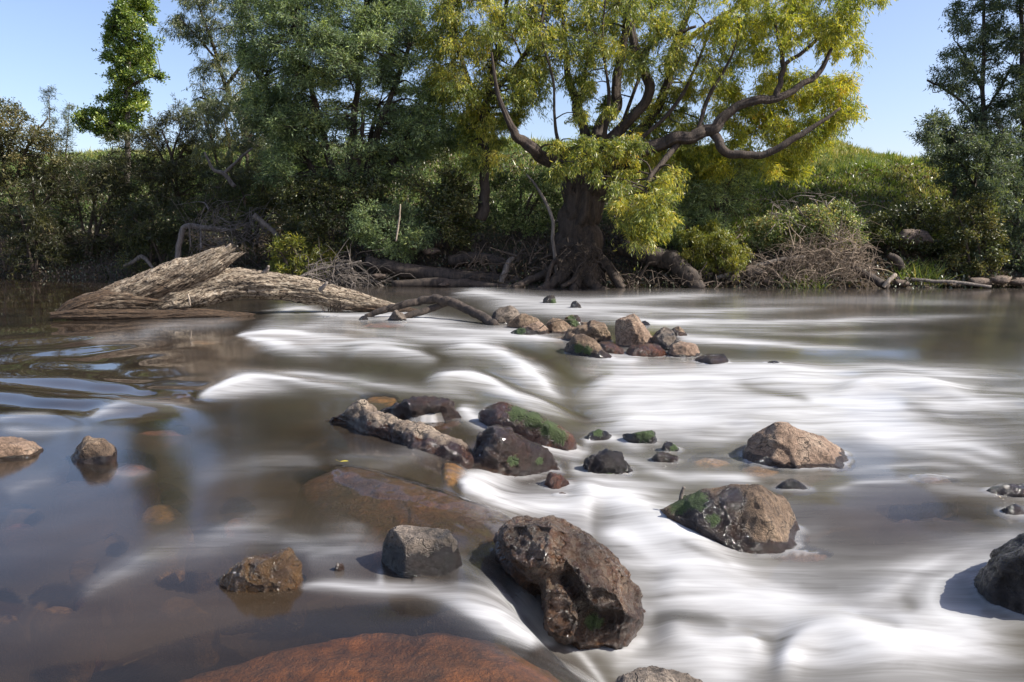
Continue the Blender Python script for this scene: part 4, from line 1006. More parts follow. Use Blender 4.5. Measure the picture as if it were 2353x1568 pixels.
def unit(v): return v / (np.linalg.norm(v, axis=-1, keepdims=True) + 1e-12)
def rnd_unit(r, n): return unit(r.normal(size=(n, 3)))
def leaf_quads(P, D, L, Wd, r):
    side = unit(np.cross(D, rnd_unit(r, len(P)) + np.array([0.25, -0.15, 0.55])))
    L = L[:, None]; Wd = Wd[:, None]
    nrm = unit(np.cross(D, side))
    mid = P + D * L * 0.45 + nrm * L * 0.06
    V = np.stack([P, mid + side * Wd * 0.5, P + D * L, mid - side * Wd * 0.5], 1).reshape(-1, 3)
    F = np.arange(len(P) * 4).reshape(-1, 4)
    return V, F
def twig_mesh(A, B, droop, r0, samples=4):
    """many thin three-sided stems at once: from A to B sagging by droop"""
    k = len(A); t = np.linspace(0, 1, samples)
    C = A[:, None] + (B - A)[:, None] * t[None, :, None]
    C[:, :, 2] -= droop[:, None] * t[None] ** 2
    T = unit(B - A); U = unit(np.cross(T, np.array([0.13, 0.21, 0.97]))); Wv = np.cross(T, U)
    rr = (r0 * (1 - 0.75 * t))[None, :, None, None]
    an = np.array([0, 2.094, 4.189])
    off = np.cos(an)[None, None, :, None] * U[:, None, None] + np.sin(an)[None, None, :, None] * Wv[:, None, None]
    V = (C[:, :, None] + rr * off).reshape(-1, 3)
    b = np.arange(k)[:, None, None] * samples * 3 + np.arange(samples - 1)[None, :, None] * 3
    j = np.arange(3)[None, None]; j2 = (j + 1) % 3
    F = np.stack([b + j, b + j2, b + 3 + j2, b + 3 + j], -1).reshape(-1, 4)
    return V, F
def foliage(cen, rad, r, twigs=10, per=14, droop=0.3, L=0.15, Wd=0.028, upbias=0.0, jit=0.05, tint=(0.0, 0.75), cl=0.25, hang=0.3, order=0.6, tw_r=0.007):
    """clumps of leafy twigs; returns leaf V, F, tint and twig V, F"""
    cen = np.asarray(cen); rad = np.asarray(rad); k = len(cen)
    ci = np.repeat(np.arange(k), twigs); nt_ = len(ci)
    d = r.normal(size=(nt_, 3)); d[:, 2] += upbias; d = unit(d)
    R_ = rad[ci]
    A = cen[ci] + r.normal(size=(nt_, 3)) * R_ * 0.22
    B = cen[ci] + d * R_ * r.uniform(0.45, 1.1, (nt_, 1))
    ln = np.linalg.norm(B - A, axis=1)
    dr = droop * ln * r.uniform(0.4, 1.4, nt_)
    tv, tf = twig_mesh(A, B, dr, tw_r)
    li = np.repeat(np.arange(nt_), per); nl = len(li)
    t = r.uniform(0.1, 1.05, nl)
    P = A[li] + (B - A)[li] * t[:, None]; P[:, 2] -= dr[li] * t ** 2
    P += r.normal(size=P.shape) * jit
    T = (B - A)[li]; T[:, 2] -= 2 * dr[li] * t; T = unit(T)
    D = unit(T * order + rnd_unit(r, nl) * 0.75 + np.array([0, 0, -hang]))
    s = r.uniform(0.6, 1.25, nl)
    V, F = leaf_quads(P, D, L * s, Wd * s, r)
    ct = r.normal(size=k) * cl
    ti = np.clip(tint[0] + (tint[1] - tint[0]) * r.uniform(0, 1, nl) ** 1.2 + ct[ci][li], 0, 1)
    return V, F, np.repeat(ti, 4), tv, tf
def inside(poly, x, y):
    poly = np.asarray(poly, float); res = np.zeros(len(x), bool); j = len(poly) - 1
    for i in range(len(poly)):
        xi, yi = poly[i]; xj, yj = poly[j]
        c_ = ((yi > y) != (yj > y)) & (x < (xj - xi) * (y - yi) / (yj - yi + 1e-9) + xi)
        res ^= c_; j = i
    return res
def fill(poly, n, r, holes=(), shrink=0.0):
    """spread n clump centres evenly over a crown's outline"""
    P = np.array(poly, float); lo, hi = P.min(0), P.max(0)
    c = P.mean(0)
    c_pts = r.uniform(lo, hi, (n * 40, 2))
    c_pts = c_pts[inside(c + (P - c) * (1 - shrink), c_pts[:, 0], c_pts[:, 1])]
    for (hx, hy, hr, keep) in holes:
        k_ = ((c_pts[:, 0] - hx) ** 2 + (c_pts[:, 1] - hy) ** 2 > hr * hr) | (r.uniform(size=len(c_pts)) < keep)
        c_pts = c_pts[k_]
    area = np.ptp(P[:, 0]) * np.ptp(P[:, 1]) * 0.6
    md = 0.62 * math.sqrt(area / n)
    keep = []
    for q in c_pts:
        if all((q[0] - w[0]) ** 2 + (q[1] - w[1]) ** 2 > md * md * 0.45 for w in keep[-400:]): keep.append(q)
        if len(keep) >= n: break
    return np.array(keep)

def bark_disp(seed, fr=7, amp=0.12, ln=3.0):
    def f_(s, a, C):
        L_ = np.linalg.norm(np.diff(C, axis=0), axis=1).sum()
        q = np.stack([np.cos(a) * fr / 3, np.sin(a) * fr / 3, s * L_ * ln / 3 + seed], -1).reshape(-1, 3)
        return (1 + amp * fbm(q, 4, seed)).reshape(s.shape)
    return f_
DENS = 2.0
def plant(name, label, cat, group, Y, lines, crowns, leafmat, barkmat, seed, base=None, stem='trunk', crown='crown', thick=2.0, sides=10, limb=1.0):
    """lines: limbs as photo points (x, y, depth offset, radius in px); crowns: list of dicts"""
    r = np.random.default_rng(seed)
    k = Y / FPX
    wood = []; limb_pts = []; limb_r = []
    for j, ln in enumerate(lines):
        a = np.array(ln, float)
        Pw = np.array([at(x, y, Y + dy) for x, y, dy, _ in ln])
        m_ = max(8, 6 * len(ln))
        S = spline(np.hstack([Pw, a[:, 3:4] * k * (limb if j else 0.92)]), m_)
        C, Rr = S[:, :3], np.maximum(S[:, 3], 0.004)
        C = C + 0.35 * Rr[:, None] * np.stack([vnoise(np.stack([np.arange(m_) * .35, np.full(m_, j + q * 9.), np.full(m_, seed)], -1), q) for q in range(3)], -1)
        big = Rr.max() > 0.25
        if big: 
            S2 = spline(np.hstack([C, Rr[:, None]]), m_ * 4); C2, R2_ = S2[:, :3], S2[:, 3]
            wood.append(tube(C2, R2_, 40, True, bark_disp(seed + j, 12, 0.16, 1.6)))
        else: wood.append(tube(C, Rr, sides, True, bark_disp(seed + j, 4, 0.12)))
        limb_pts.append(C); limb_r.append(Rr)
    LP = np.vstack(limb_pts) if limb_pts else None; LR = np.concatenate(limb_r) if limb_pts else None
    LV_, LF_, LT_, TV_, TF_ = [], [], [], [], []
    nl = nt0 = 0
    for cr in crowns:
        c2 = fill(cr['poly'], int(cr['n'] * DENS), r, cr.get('holes', ()), cr.get('shrink', 0.06))
        tk = cr.get('thick', thick)
        P0 = np.array(cr['poly'], float); cc = P0.mean(0)
        rel = np.linalg.norm((c2 - cc) / (np.ptp(P0, axis=0) / 2), axis=1)
        dy = r.uniform(-1, 1, len(c2)) * tk * np.sqrt(np.clip(1.15 - rel ** 2, 0.1, 1)) + cr.get('dy', 0)
        cen = np.array([at(x, y, Y + q) for (x, y), q in zip(c2, dy)])
        gz_ = ground_z(cen[:, 0], cen[:, 1])
        cen[:, 2] = np.maximum(cen[:, 2], gz_ + 0.15)
        rp = cr.get('r', 45) * k
        rad = rp * r.uniform(0.7, 1.25, (len(c2), 1)) * np.array([[1, 1, cr.get('flat', 0.8)]])
        kw = {q: v for q, v in cr.items() if q not in ('poly', 'n', 'r', 'thick', 'dy', 'holes', 'shrink', 'flat')}
        V, F, T, tv, tf = foliage(cen, rad, r, **kw)
        LV_.append(V); LF_.append(F + nl); LT_.append(T); nl += len(V)
        TV_.append(tv); TF_.append(tf + nt0); nt0 += len(tv)
        for c_ in cen:
            if LP is not None:
                d2 = ((LP - c_) ** 2 * np.array([1, 1, 1.3])).sum(1) + np.where(LP[:, 2] > c_[2] + 0.3, 1.5, 0)
                j = int(d2.argmin()); s = LP[j]; r0 = min(LR[j] * 0.5, 0.05)
            else:
                s = np.array([c_[0] * 0.6 + 0.4 * cen[:, 0].mean(), c_[1], 0.0]); s[2] = ground_z(s[0], s[1]) - 0.05; r0 = 0.025
            mid = 0.5 * (s + c_) + r.normal(size=3) * 0.12 * np.linalg.norm(c_ - s) + np.array([0, 0, 0.06 * np.linalg.norm(c_ - s)])
            C = spline(np.array([s, mid, c_]), 7)
            wood.append(tube(C, np.linspace(r0, 0.010, 7), 5, False))
    if base is None:
        q = LP[0] if LP is not None else np.vstack(LV_).mean(0)
        base = (q[0], q[1], float(ground_z(q[0], q[1])))
    t = thing(name, base, label, cat, group)
    first = None
    for j in range(len(lines)):
        mb = MB(); mb.add(*wood[j])
        nm_ = stem if (j == 0 or stem != 'trunk') else 'limb'
        o = link(nm_, mb.mesh(nm_), barkmat, first if (first is not None and stem == 'trunk') else t)
        if first is None: first = o
    if len(wood) > len(lines):
        mb = MB()
        for V, F in wood[len(lines):]: mb.add(V, F)
        o = link('branches', mb.mesh('branches'), barkmat, t); o['kind'] = 'stuff'
    if LV_:
        o = link(crown, mesh_np(crown, np.vstack(LV_), np.vstack(LF_), {'tint': np.concatenate(LT_)}, smooth=False), leafmat, t); o['kind'] = 'stuff'
        o = link('twigs', mesh_np('twigs', np.vstack(TV_), np.vstack(TF_)), B_TWIG, t); o['kind'] = 'stuff'
    return t

WIL = dict(twigs=18, per=25, droop=0.45, L=0.15, Wd=0.031, hang=0.55, tint=(0.05, 0.8), cl=0.12)
# the big willow
willow = plant('willow_tree', 'big spreading willow with a thick shaggy trunk and yellowing leaves', 'tree', None, 26.4, [
  [(1322, 665, -.3, 66), (1325, 620, 0, 54), (1328, 560, 0, 46), (1335, 500, 0, 43), (1345, 440, 0, 47), (1360, 390, 0, 42), (1375, 350, .1, 30)],
  [(1330, 420, 0, 30), (1280, 380, -.5, 24), (1225, 350, -1, 19), (1185, 310, -1.3, 14), (1165, 270, -1.5, 9), (1140, 200, -1.6, 6), (1130, 120, -1.6, 3)],
  [(1350, 400, 0, 28), (1345, 320, .4, 17), (1330, 260, .7, 14), (1308, 190, .9, 11), (1300, 100, 1, 7), (1290, 0, 1, 4)],
  [(1370, 370, 0, 30), (1385, 290, .2, 20), (1415, 240, .2, 17), (1420, 170, .3, 15), (1435, 80, .3, 12), (1445, -40, .2, 8)],
  [(1375, 360, 0, 26), (1440, 280, -.4, 17), (1490, 210, -.6, 16), (1465, 130, -.5, 14), (1440, 20, -.3, 11), (1430, -60, 0, 8)],
  [(1390, 370, 0, 30), (1470, 300, .5, 18), (1525, 220, .6, 15), (1545, 120, .6, 14), (1575, 50, .5, 10), (1620, -60, .3, 7)],
  [(1380, 400, 0, 34), (1450, 358, -.8, 25), (1540, 325, -1.2, 21), (1600, 312, -1.3, 20), (1640, 296, -1.4, 18), (1690, 245, -1.5, 13), (1740, 232, -1.6, 13), (1790, 222, -1.6, 11), (1850, 190, -1.5, 9), (1885, 165, -1.4, 8), (1912, 110, -1.3, 5)],
  [(1640, 300, -1.4, 15), (1665, 345, -1.7, 14), (1720, 358, -1.8, 12), (1780, 345, -1.9, 11), (1830, 315, -2, 10), (1880, 285, -2, 7), (1930, 250, -2, 4)],
  [(1780, 225, -1.6, 10), (1795, 185, -1.4, 9), (1800, 140, -1.2, 8), (1785, 80, -1, 6), (1775, 20, -.9, 4)],
  [(1800, 150, -1.2, 7), (1850, 115, -1, 6), (1905, 70, -.8, 5), (1950, 45, -.7, 3)],
  [(1560, 110, .6, 9), (1620, 60, .8, 7), (1700, 10, 1, 6), (1760, -50, 1, 4)],
  [(1470, 140, -.5, 9), (1510, 90, -.7, 8), (1560, 75, -.8, 7), (1600, 60, -.9, 4)],
  [(1360, 380, .2, 9), (1335, 250, .8, 6), (1350, 120, 1.0, 4), (1340, -20, 1, 3)], [(1380, 360, -.2, 9), (1400, 230, -.5, 6), (1385, 100, -.6, 4), (1395, -40, -.6, 3)],
  [(1400, 360, .3, 9), (1450, 230, .6, 6), (1490, 110, .8, 5), (1500, -40, .8, 3)], [(1440, 350, -.6, 8), (1545, 250, -.9, 6), (1600, 150, -1, 5), (1640, 40, -1, 3)],
  [(1600, 312, -1.3, 8), (1630, 220, -1.2, 6), (1680, 130, -1.2, 4), (1700, 40, -1.1, 3)], [(1300, 390, -.4, 8), (1275, 280, -.6, 5), (1270, 180, -.7, 4), (1240, 80, -.7, 2)],
  [(1560, 330, -1.2, 10), (1500, 400, -1.9, 8), (1480, 470, -2.3, 6), (1490, 520, -2.4, 3)],
 ], [
  dict(poly=[(1290, -90), (1620, -90), (1600, 60), (1560, 200), (1520, 260), (1400, 160), (1300, 140)], n=38, r=46, thick=2.4, dy=.6, **WIL),
  dict(poly=[(1460, 250), (1600, 180), (1640, 280), (1560, 380), (1460, 390), (1340, 390), (1240, 350), (1300, 330), (1400, 330)], n=26, r=40, thick=1.9, dy=.9, **WIL),
  dict(poly=[(1400, 410), (1560, 390), (1560, 460), (1530, 540), (1450, 560), (1410, 490)], n=14, r=36, thick=1.0, dy=-2.2, **WIL),
  dict(poly=[(1235, 340), (1330, 310), (1460, 310), (1500, 380), (1420, 430), (1290, 420)], n=8, r=31, thick=.7, dy=-1.7, **WIL),
  dict(poly=[(1290, 130), (1420, 200), (1400, 330), (1300, 330)], n=7, r=28, thick=2, **WIL),
 ], L_WILLOW, B_WILLOW, 201, limb=0.66)
# outer limb of the same tree: sunlight put into its yellower leaf colour
def add_crown(tree, Y, crowns, mat, seed, name='crown', label=None, stems=None):
    r = np.random.default_rng(seed); k = Y / FPX; LV_, LF_, LT_, TV_, TF_ = [], [], [], [], []; nl = nt0 = 0
    for cr in crowns:
        c2 = fill(cr['poly'], int(cr['n'] * DENS), r, cr.get('holes', ()), 0.05)
        dy = r.uniform(-1, 1, len(c2)) * cr.get('thick', 1.5) + cr.get('dy', 0)
        cen = np.array([at(x, y, Y + q) for (x, y), q in zip(c2, dy)])
        rad = cr['r'] * k * r.uniform(0.7, 1.25, (len(c2), 1)) * np.array([[1, 1, 0.8]])
        kw = {q: v for q, v in cr.items() if q not in ('poly', 'n', 'r', 'thick', 'dy', 'holes', 'shrink', 'flat')}
        V, F, T, tv, tf = foliage(cen, rad, r, **kw)
        LV_.append(V); LF_.append(F + nl); LT_.append(T); nl += len(V); TV_.append(tv); TF_.append(tf + nt0); nt0 += len(tv)
    o = link(name, mesh_np(name, np.vstack(LV_), np.vstack(LF_), {'tint': np.concatenate(LT_)}, smooth=False), mat, tree); o['kind'] = 'stuff'
    if label: o['label'] = label
    o = link('twigs', mesh_np('twigs', np.vstack(TV_), np.vstack(TF_)), B_TWIG, tree); o['kind'] = 'stuff'
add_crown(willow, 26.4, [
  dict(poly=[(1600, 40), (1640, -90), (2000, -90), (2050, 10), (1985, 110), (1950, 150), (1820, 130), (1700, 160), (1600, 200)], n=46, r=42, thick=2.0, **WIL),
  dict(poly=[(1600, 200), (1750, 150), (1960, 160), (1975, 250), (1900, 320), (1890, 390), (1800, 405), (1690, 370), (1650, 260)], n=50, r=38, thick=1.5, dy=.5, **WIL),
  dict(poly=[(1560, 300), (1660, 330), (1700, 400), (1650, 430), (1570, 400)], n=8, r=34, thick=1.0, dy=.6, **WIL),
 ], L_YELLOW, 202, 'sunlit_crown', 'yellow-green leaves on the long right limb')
# roots reaching into the water
def px_tube(name, pts, Y, mat, parent=None, sides=12, seed=0, amp=0.16, label=None, cat=None, group=None, fr=6, n=None, ln=3.0, end=None):
    k = Y / FPX
    Pw = np.array([np.append(at(x, y, Y + dy), rp * k * (1 + dy / Y)) for x, y, dy, rp in pts])
    m_ = n or max(10, 7 * len(pts))
    S = spline(Pw, m_); C = S[:, :3]; Rr = np.maximum(S[:, 3], 0.003)
    C = C + 0.3 * Rr[:, None] * np.stack([vnoise(np.stack([np.arange(m_) * .4, np.full(m_, seed + q * 9.), np.full(m_, 1.5)], -1), q) for q in range(3)], -1)
    V, F = tube(C, Rr, sides, True, bark_disp(seed, fr, amp, ln))
    o = link(name, mesh_np(name, V, F), mat, parent)
    if label:
        tag(o, label, cat, group); b = C[np.argmin(C[:, 2])]; recentre(o, b)
    return o
for j, pts in enumerate([
  [(1310, 610, -.4, 20), (1285, 640, -.9, 14), (1262, 655, -1.2, 10), (1240, 668, -1.5, 8)],
  [(1340, 610, -.5, 18), (1350, 645, -1, 13), (1375, 662, -1.3, 9), (1400, 670, -1.5, 6)],
  [(1300, 600, -.2, 16), (1260, 625, -.6, 11), (1215, 645, -.8, 9), (1180, 662, -1.1, 7)],
  [(1330, 620, -.7, 14), (1325, 648, -1.1, 11), (1315, 668, -1.4, 8)],
  [(1365, 590, -.2, 14), (1395, 610, -.5, 12), (1415, 640, -.8, 11), (1430, 665, -1.1, 10)],
  [(1290, 625, -.6, 8), (1275, 600, -.9, 6), (1262, 630, -1.1, 5), (1255, 660, -1.3, 5)],
  [(1350, 600, -.6, 7), (1320, 640, -1.2, 6), (1290, 660, -1.5, 5)]]):
    px_tube('root', pts, 26.2, B_WILLOW, willow, 10, 300 + j)

plant('willow_tree', 'smaller willow with a straight bare trunk, left of the big willow', 'tree', None, 27.2, [
  [(1105, 500, 0, 17), (1110, 450, 0, 13), (1116, 390, 0, 11), (1118, 300, 0, 10), (1122, 200, 0, 8), (1150, 90, .2, 6), (1170, -40, .3, 4)],
  [(1118, 300, 0, 7), (1080, 200, -.3, 6), (1050, 100, -.4, 4), (1040, 10, -.4, 3)],
  [(1120, 230, 0, 6), (1190, 150, -.4, 5), (1240, 60, -.6, 4), (1260, -40, -.6, 3)]],
 [dict(poly=[(965, 100), (1010, -60), (1300, -80), (1300, 120), (1250, 230), (1200, 250), (1090, 260), (1000, 210)], n=62, r=44, thick=2.0, **WIL),
  dict(poly=[(1060, 240), (1200, 240), (1190, 330), (1150, 390), (1080, 390), (1060, 320)], n=16, r=36, thick=1.2, **WIL)],
 L_WILLOW, B_DARK, 210)
FEA = dict(twigs=20, per=27, droop=0.12, L=0.14, Wd=0.030, hang=0.05, jit=0.06, tint=(0.1, 0.75), cl=0.16, order=0.7)
plant('wattle_tree', 'dense blue-green feathery wattle tree with several thin dark stems', 'tree', None, 28.5, [
  [(795, 430, 0, 11), (805, 340, 0, 9), (815, 250, 0, 8), (830, 130, .2, 6), (840, 0, .3, 4)],
  [(770, 430, .2, 9), (750, 330, 0, 8), (720, 220, -.3, 6), (690, 110, -.5, 4), (660, 0, -.6, 3)],
  [(835, 430, -.2, 9), (860, 330, -.2, 8), (900, 220, -.4, 6), (940, 110, -.5, 4)],
  [(880, 420, .3, 8), (920, 340, .4, 7), (970, 270, .5, 5), (1000, 200, .6, 3)],
  [(730, 420, .4, 7), (680, 320, .5, 6), (620, 220, .6, 5), (560, 120, .6, 3)],
  [(815, 420, -.4, 6), (830, 330, -.4, 5), (835, 260, -.4, 4)], [(855, 425, .5, 6), (850, 330, .6, 5), (870, 240, .6, 4)]],
 [dict(poly=[(520, -90), (960, -90), (990, 60), (1000, 150), (880, 210), (720, 200), (600, 240), (540, 140)], n=105, r=50, thick=2.4, flat=.6, **FEA),
  dict(poly=[(570, 200), (720, 210), (760, 300), (680, 370), (600, 350), (560, 280)], n=22, r=44, thick=1.8, flat=.6, **FEA),
  dict(poly=[(860, 210), (1000, 160), (1060, 260), (1050, 340), (960, 380), (900, 330)], n=22, r=44, thick=1.8, flat=.6, **FEA),
  dict(poly=[(640, 230), (980, 230), (1000, 330), (960, 420), (700, 430), (640, 330)], n=44, r=42, thick=2.2, flat=.5, **dict(FEA, twigs=14, per=16)),
  dict(poly=[(600, 340), (720, 330), (760, 390), (680, 430), (610, 410)], n=8, r=36, thick=1.5, flat=.6, **FEA)],
 L_WATTLE, B_DARK, 220)
BRO = dict(twigs=14, per=24, droop=0.05, L=0.13, Wd=0.062, hang=-0.1, jit=0.06, tint=(0.05, 0.85), cl=0.12, upbias=.2)
plant('broadleaf_tree', 'tall narrow glossy-leaved tree standing alone against the sky, left', 'tree', None, 36.5, [
  [(292, 430, 0, 7), (293, 330, 0, 6.5), (295, 220, 0, 6), (298, 100, 0, 5), (302, -20, 0, 4)],
  [(294, 310, 0, 4), (250, 280, -.2, 3.5), (200, 275, -.3, 2.5)], [(296, 200, 0, 4), (335, 180, 0, 3), (370, 175, 0, 2)]],
 [dict(poly=[(248, 40), (262, -10), (285, -60), (320, -60), (345, 0), (362, 60), (360, 110), (383, 170), (370, 195), (320, 190), (250, 215), (235, 120)], n=42, r=23, thick=1.1, **BRO),
  dict(poly=[(232, 210), (330, 205), (340, 245), (315, 300), (260, 320), (180, 300), (178, 262), (225, 245)], n=26, r=20, thick=.8, **BRO)],
 L_BROAD, B_GREY, 230)
plant('slender_tree', 'airy slender tree with thin drooping twigs between tall tree and wattle', 'tree', None, 39, [
  [(575, 330, 0, 7), (545, 260, 0, 6), (520, 200, 0, 5), (495, 120, 0, 4), (470, 50, 0, 3), (440, -30, 0, 2)],
  [(520, 200, 0, 4), (560, 140, .3, 3), (590, 60, .4, 2)], [(500, 140, 0, 3), (450, 80, -.2, 2), (410, 40, -.3, 1.5)], [(545, 260, 0, 4), (510, 240, 0, 3), (460, 225, 0, 2)]],
 [dict(poly=[(378, 80), (395, 5), (440, -50), (570, -70), (580, 60), (500, 110), (440, 110)], n=30, r=30, thick=1.5, twigs=12, per=15, droop=.5, L=.2, Wd=.034, hang=.5, tint=(.05, .7), cl=.12),
  dict(poly=[(450, 140), (590, 90), (600, 250), (540, 260), (440, 250)], n=22, r=30, thick=1.5, twigs=12, per=13, droop=.5, L=.2, Wd=.034, hang=.5, tint=(.1, .85), cl=.12)],
 L_SLENDER, B_DARK, 240)
RT = dict(twigs=13, per=26, droop=0.12, L=0.13, Wd=0.036, hang=0.15, jit=0.06, tint=(0.0, 0.8), cl=0.1)
plant('tall_tree', 'tall airy dusky tree at the right with a bare slim stem', 'tree', None, 29.5, [
  [(2268, 420, 0, 7), (2262, 320, 0, 6), (2258, 200, 0, 5), (2260, 100, 0, 4), (2262, -40, 0, 3)],
  [(2260, 300, 0, 4), (2215, 240, -.3, 3), (2170, 205, -.4, 2.5), (2130, 185, -.5, 2)], [(2258, 210, 0, 3.5), (2230, 150, .2, 3), (2200, 100, .3, 2)], [(2260, 260, 0, 3), (2300, 200, .2, 2.5), (2325, 150, .3, 2)]],
 [dict(poly=[(2188, 15), (2250, -70), (2310, -20), (2335, 100), (2345, 280), (2230, 285), (2150, 235), (2118, 190), (2172, 130)], n=30, r=31, thick=1.1, **RT)],
 L_RIGHT, B_DARK, 250)
plant('tall_tree', 'tall dusky tree cut off by the right edge', 'tree', None, 28.8, [
  [(2356, 430, 0, 8), (2352, 250, 0, 6), (2348, 100, 0, 5), (2345, -40, 0, 4)], [(2352, 250, 0, 4), (2410, 170, 0, 3), (2440, 80, 0, 2)]],
 [dict(poly=[(2300, -80), (2600, -90), (2620, 200), (2500, -300), (2350, -300)], n=14, r=80, thick=2.6, twigs=14, per=16, droop=.3, L=.34, Wd=.10, hang=.3, tint=(.1, .8), cl=.1),
  dict(poly=[(2300, 20), (2330, -70), (2480, -70), (2500, 120), (2400, 140), (2310, 110)], n=20, r=30, thick=1.3, **RT), dict(poly=[(2320, 150), (2500, 140), (2500, 300), (2330, 290)], n=20, r=32, thick=1.3, **RT)],
 L_RIGHT, B_DARK, 251)

# darker trees standing further back, closing the gaps under the crowns
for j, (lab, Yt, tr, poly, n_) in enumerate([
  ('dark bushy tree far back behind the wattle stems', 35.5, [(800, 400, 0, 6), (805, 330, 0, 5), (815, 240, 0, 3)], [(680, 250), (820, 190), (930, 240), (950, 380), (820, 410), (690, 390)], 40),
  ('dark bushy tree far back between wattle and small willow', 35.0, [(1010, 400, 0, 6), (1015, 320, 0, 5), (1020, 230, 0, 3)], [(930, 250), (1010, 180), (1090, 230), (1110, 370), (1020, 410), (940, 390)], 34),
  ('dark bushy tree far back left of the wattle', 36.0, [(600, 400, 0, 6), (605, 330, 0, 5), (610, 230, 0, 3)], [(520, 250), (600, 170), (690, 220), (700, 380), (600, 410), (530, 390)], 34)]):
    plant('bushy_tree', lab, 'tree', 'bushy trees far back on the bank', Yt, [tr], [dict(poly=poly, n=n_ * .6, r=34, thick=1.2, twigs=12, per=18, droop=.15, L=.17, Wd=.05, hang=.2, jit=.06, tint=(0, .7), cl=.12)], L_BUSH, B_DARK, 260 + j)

# shrubs
SAP = dict(twigs=12, per=15, droop=0.18, L=0.2, Wd=0.032, hang=0.1, jit=0.05, tint=(0.0, 0.8), cl=0.14, upbias=0.5)
BUS = dict(twigs=11, per=18, droop=0.12, L=0.11, Wd=0.05, hang=0.1, jit=0.06, tint=(0.0, 0.8), cl=0.16)
FEW = dict(FEA, twigs=13, per=18)
GB = 'shrubs crowding the far bank'
def shrub(label, Y, poly, n, r, mat, kw, seed, thick=1.0, name='shrub', bark=None):
    cx = np.mean([p_[0] for p_ in poly]); by_ = max(p_[1] for p_ in poly); ty = min(p_[1] for p_ in poly)
    k = Y / FPX
    lines = []
    rr = np.random.default_rng(seed + 1)
    w_ = np.ptp([p_[0] for p_ in poly])
    for j in range(4):
        x0 = cx + rr.uniform(-.15, .15) * w_; x1 = cx + (j - 1.5) * .22 * w_
        q = at(x0, by_, Y); 
        lines.append([(x0, by_ - 2, 0, 4), (0.5 * (x0 + x1), 0.5 * (by_ + ty), rr.uniform(-.3, .3), 3), (x1, ty * .75 + by_ * .25, rr.uniform(-.5, .5), 1.5)])
    return plant(name, label, 'shrub', GB, Y, lines, [dict(poly=poly, n=n * .75, r=r, **kw)], mat, bark or B_TWIG, seed, stem='stem', crown='foliage', thick=thick, sides=6)
shrub('rounded yellow-brown sunlit bush at the left edge, against the sky', 33.5, [(-120, 260), (0, 218), (50, 232), (95, 280), (130, 330), (140, 420), (-120, 430)], 64, 32, L_SAPLING, dict(BUS, tint=(.3, 1.), twigs=13), 401, 1.2)
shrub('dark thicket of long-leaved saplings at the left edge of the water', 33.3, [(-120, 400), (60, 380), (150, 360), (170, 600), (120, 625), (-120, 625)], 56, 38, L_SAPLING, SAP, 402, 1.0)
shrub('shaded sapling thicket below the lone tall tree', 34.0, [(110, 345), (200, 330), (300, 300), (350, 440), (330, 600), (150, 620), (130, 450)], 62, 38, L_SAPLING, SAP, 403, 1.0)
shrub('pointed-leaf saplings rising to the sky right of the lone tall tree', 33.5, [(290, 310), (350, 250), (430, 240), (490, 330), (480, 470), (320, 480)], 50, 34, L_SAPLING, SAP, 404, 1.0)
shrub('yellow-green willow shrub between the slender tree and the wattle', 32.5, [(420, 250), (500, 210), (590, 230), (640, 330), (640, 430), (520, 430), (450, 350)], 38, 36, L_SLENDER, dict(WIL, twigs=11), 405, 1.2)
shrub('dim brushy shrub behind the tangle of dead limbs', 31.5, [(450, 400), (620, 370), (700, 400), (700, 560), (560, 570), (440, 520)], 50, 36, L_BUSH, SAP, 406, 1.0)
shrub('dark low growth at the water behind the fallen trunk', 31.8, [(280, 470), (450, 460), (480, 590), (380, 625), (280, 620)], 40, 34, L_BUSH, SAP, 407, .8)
shrub('bright yellow-green shoots leaning over the water behind the trunk', 26.8, [(615, 560), (670, 535), (730, 560), (770, 600), (740, 640), (640, 635), (605, 600)], 20, 24, L_SHOOT, dict(SAP, L=.16, tint=(.1, .9), per=12), 408, .7)
shrub('dark leafy shrub under the wattle stems', 27.6, [(640, 400), (880, 390), (900, 520), (780, 580), (660, 550)], 54, 36, L_BUSH, BUS, 409, 1.0)
shrub('blue-green feathery low branches hanging over the bank logs', 26.9, [(800, 480), (920, 455), (1000, 500), (990, 580), (880, 590), (800, 560)], 30, 34, L_WATTLE, FEW, 410, .9)
shrub('small-leaved olive shrub left of the small bare willow trunk', 27.3, [(940, 400), (1080, 380), (1095, 470), (1080, 560), (1000, 570), (930, 480)], 40, 32, L_BUSH, dict(BUS, tint=(.2, 1.)), 411, .9)
shrub('green ivy mound between the two willow trunks', 28.0, [(1120, 400), (1280, 390), (1290, 470), (1260, 530), (1130, 520)], 30, 32, L_BRAMBLE, dict(BUS, tint=(.0, .7)), 412, .8)
shrub('blue-green feathery shrub below the big right limb', 27.5, [(1550, 390), (1640, 340), (1720, 360), (1720, 460), (1680, 520), (1570, 500)], 36, 36, L_WATTLE, dict(FEW, tint=(.2, .95)), 413, 1.0)
shrub('yellow-green drooping willow shoots right of the big trunk', 25.9, [(1560, 530), (1640, 510), (1720, 560), (1735, 610), (1640, 620), (1570, 590)], 26, 26, L_SHOOT, dict(WIL, L=.12, twigs=12, tint=(.1, .85)), 414, .7)
shrub('blue-grey shrub beside the leaning dark trunk', 26.8, [(1480, 480), (1580, 470), (1680, 520), (1660, 570), (1520, 570)], 24, 30, L_WATTLE, dict(FEW, tint=(.2, .8)), 415, .7)
shrub('tall bramble mound in the sun above the dead brush', 26.9, [(1720, 520), (1830, 490), (1930, 465), (1975, 485), (1985, 560), (1880, 560), (1740, 560)], 70, 28, L_BRAMBLE, dict(BUS, tint=(.1, 1.), twigs=12), 416, .8)
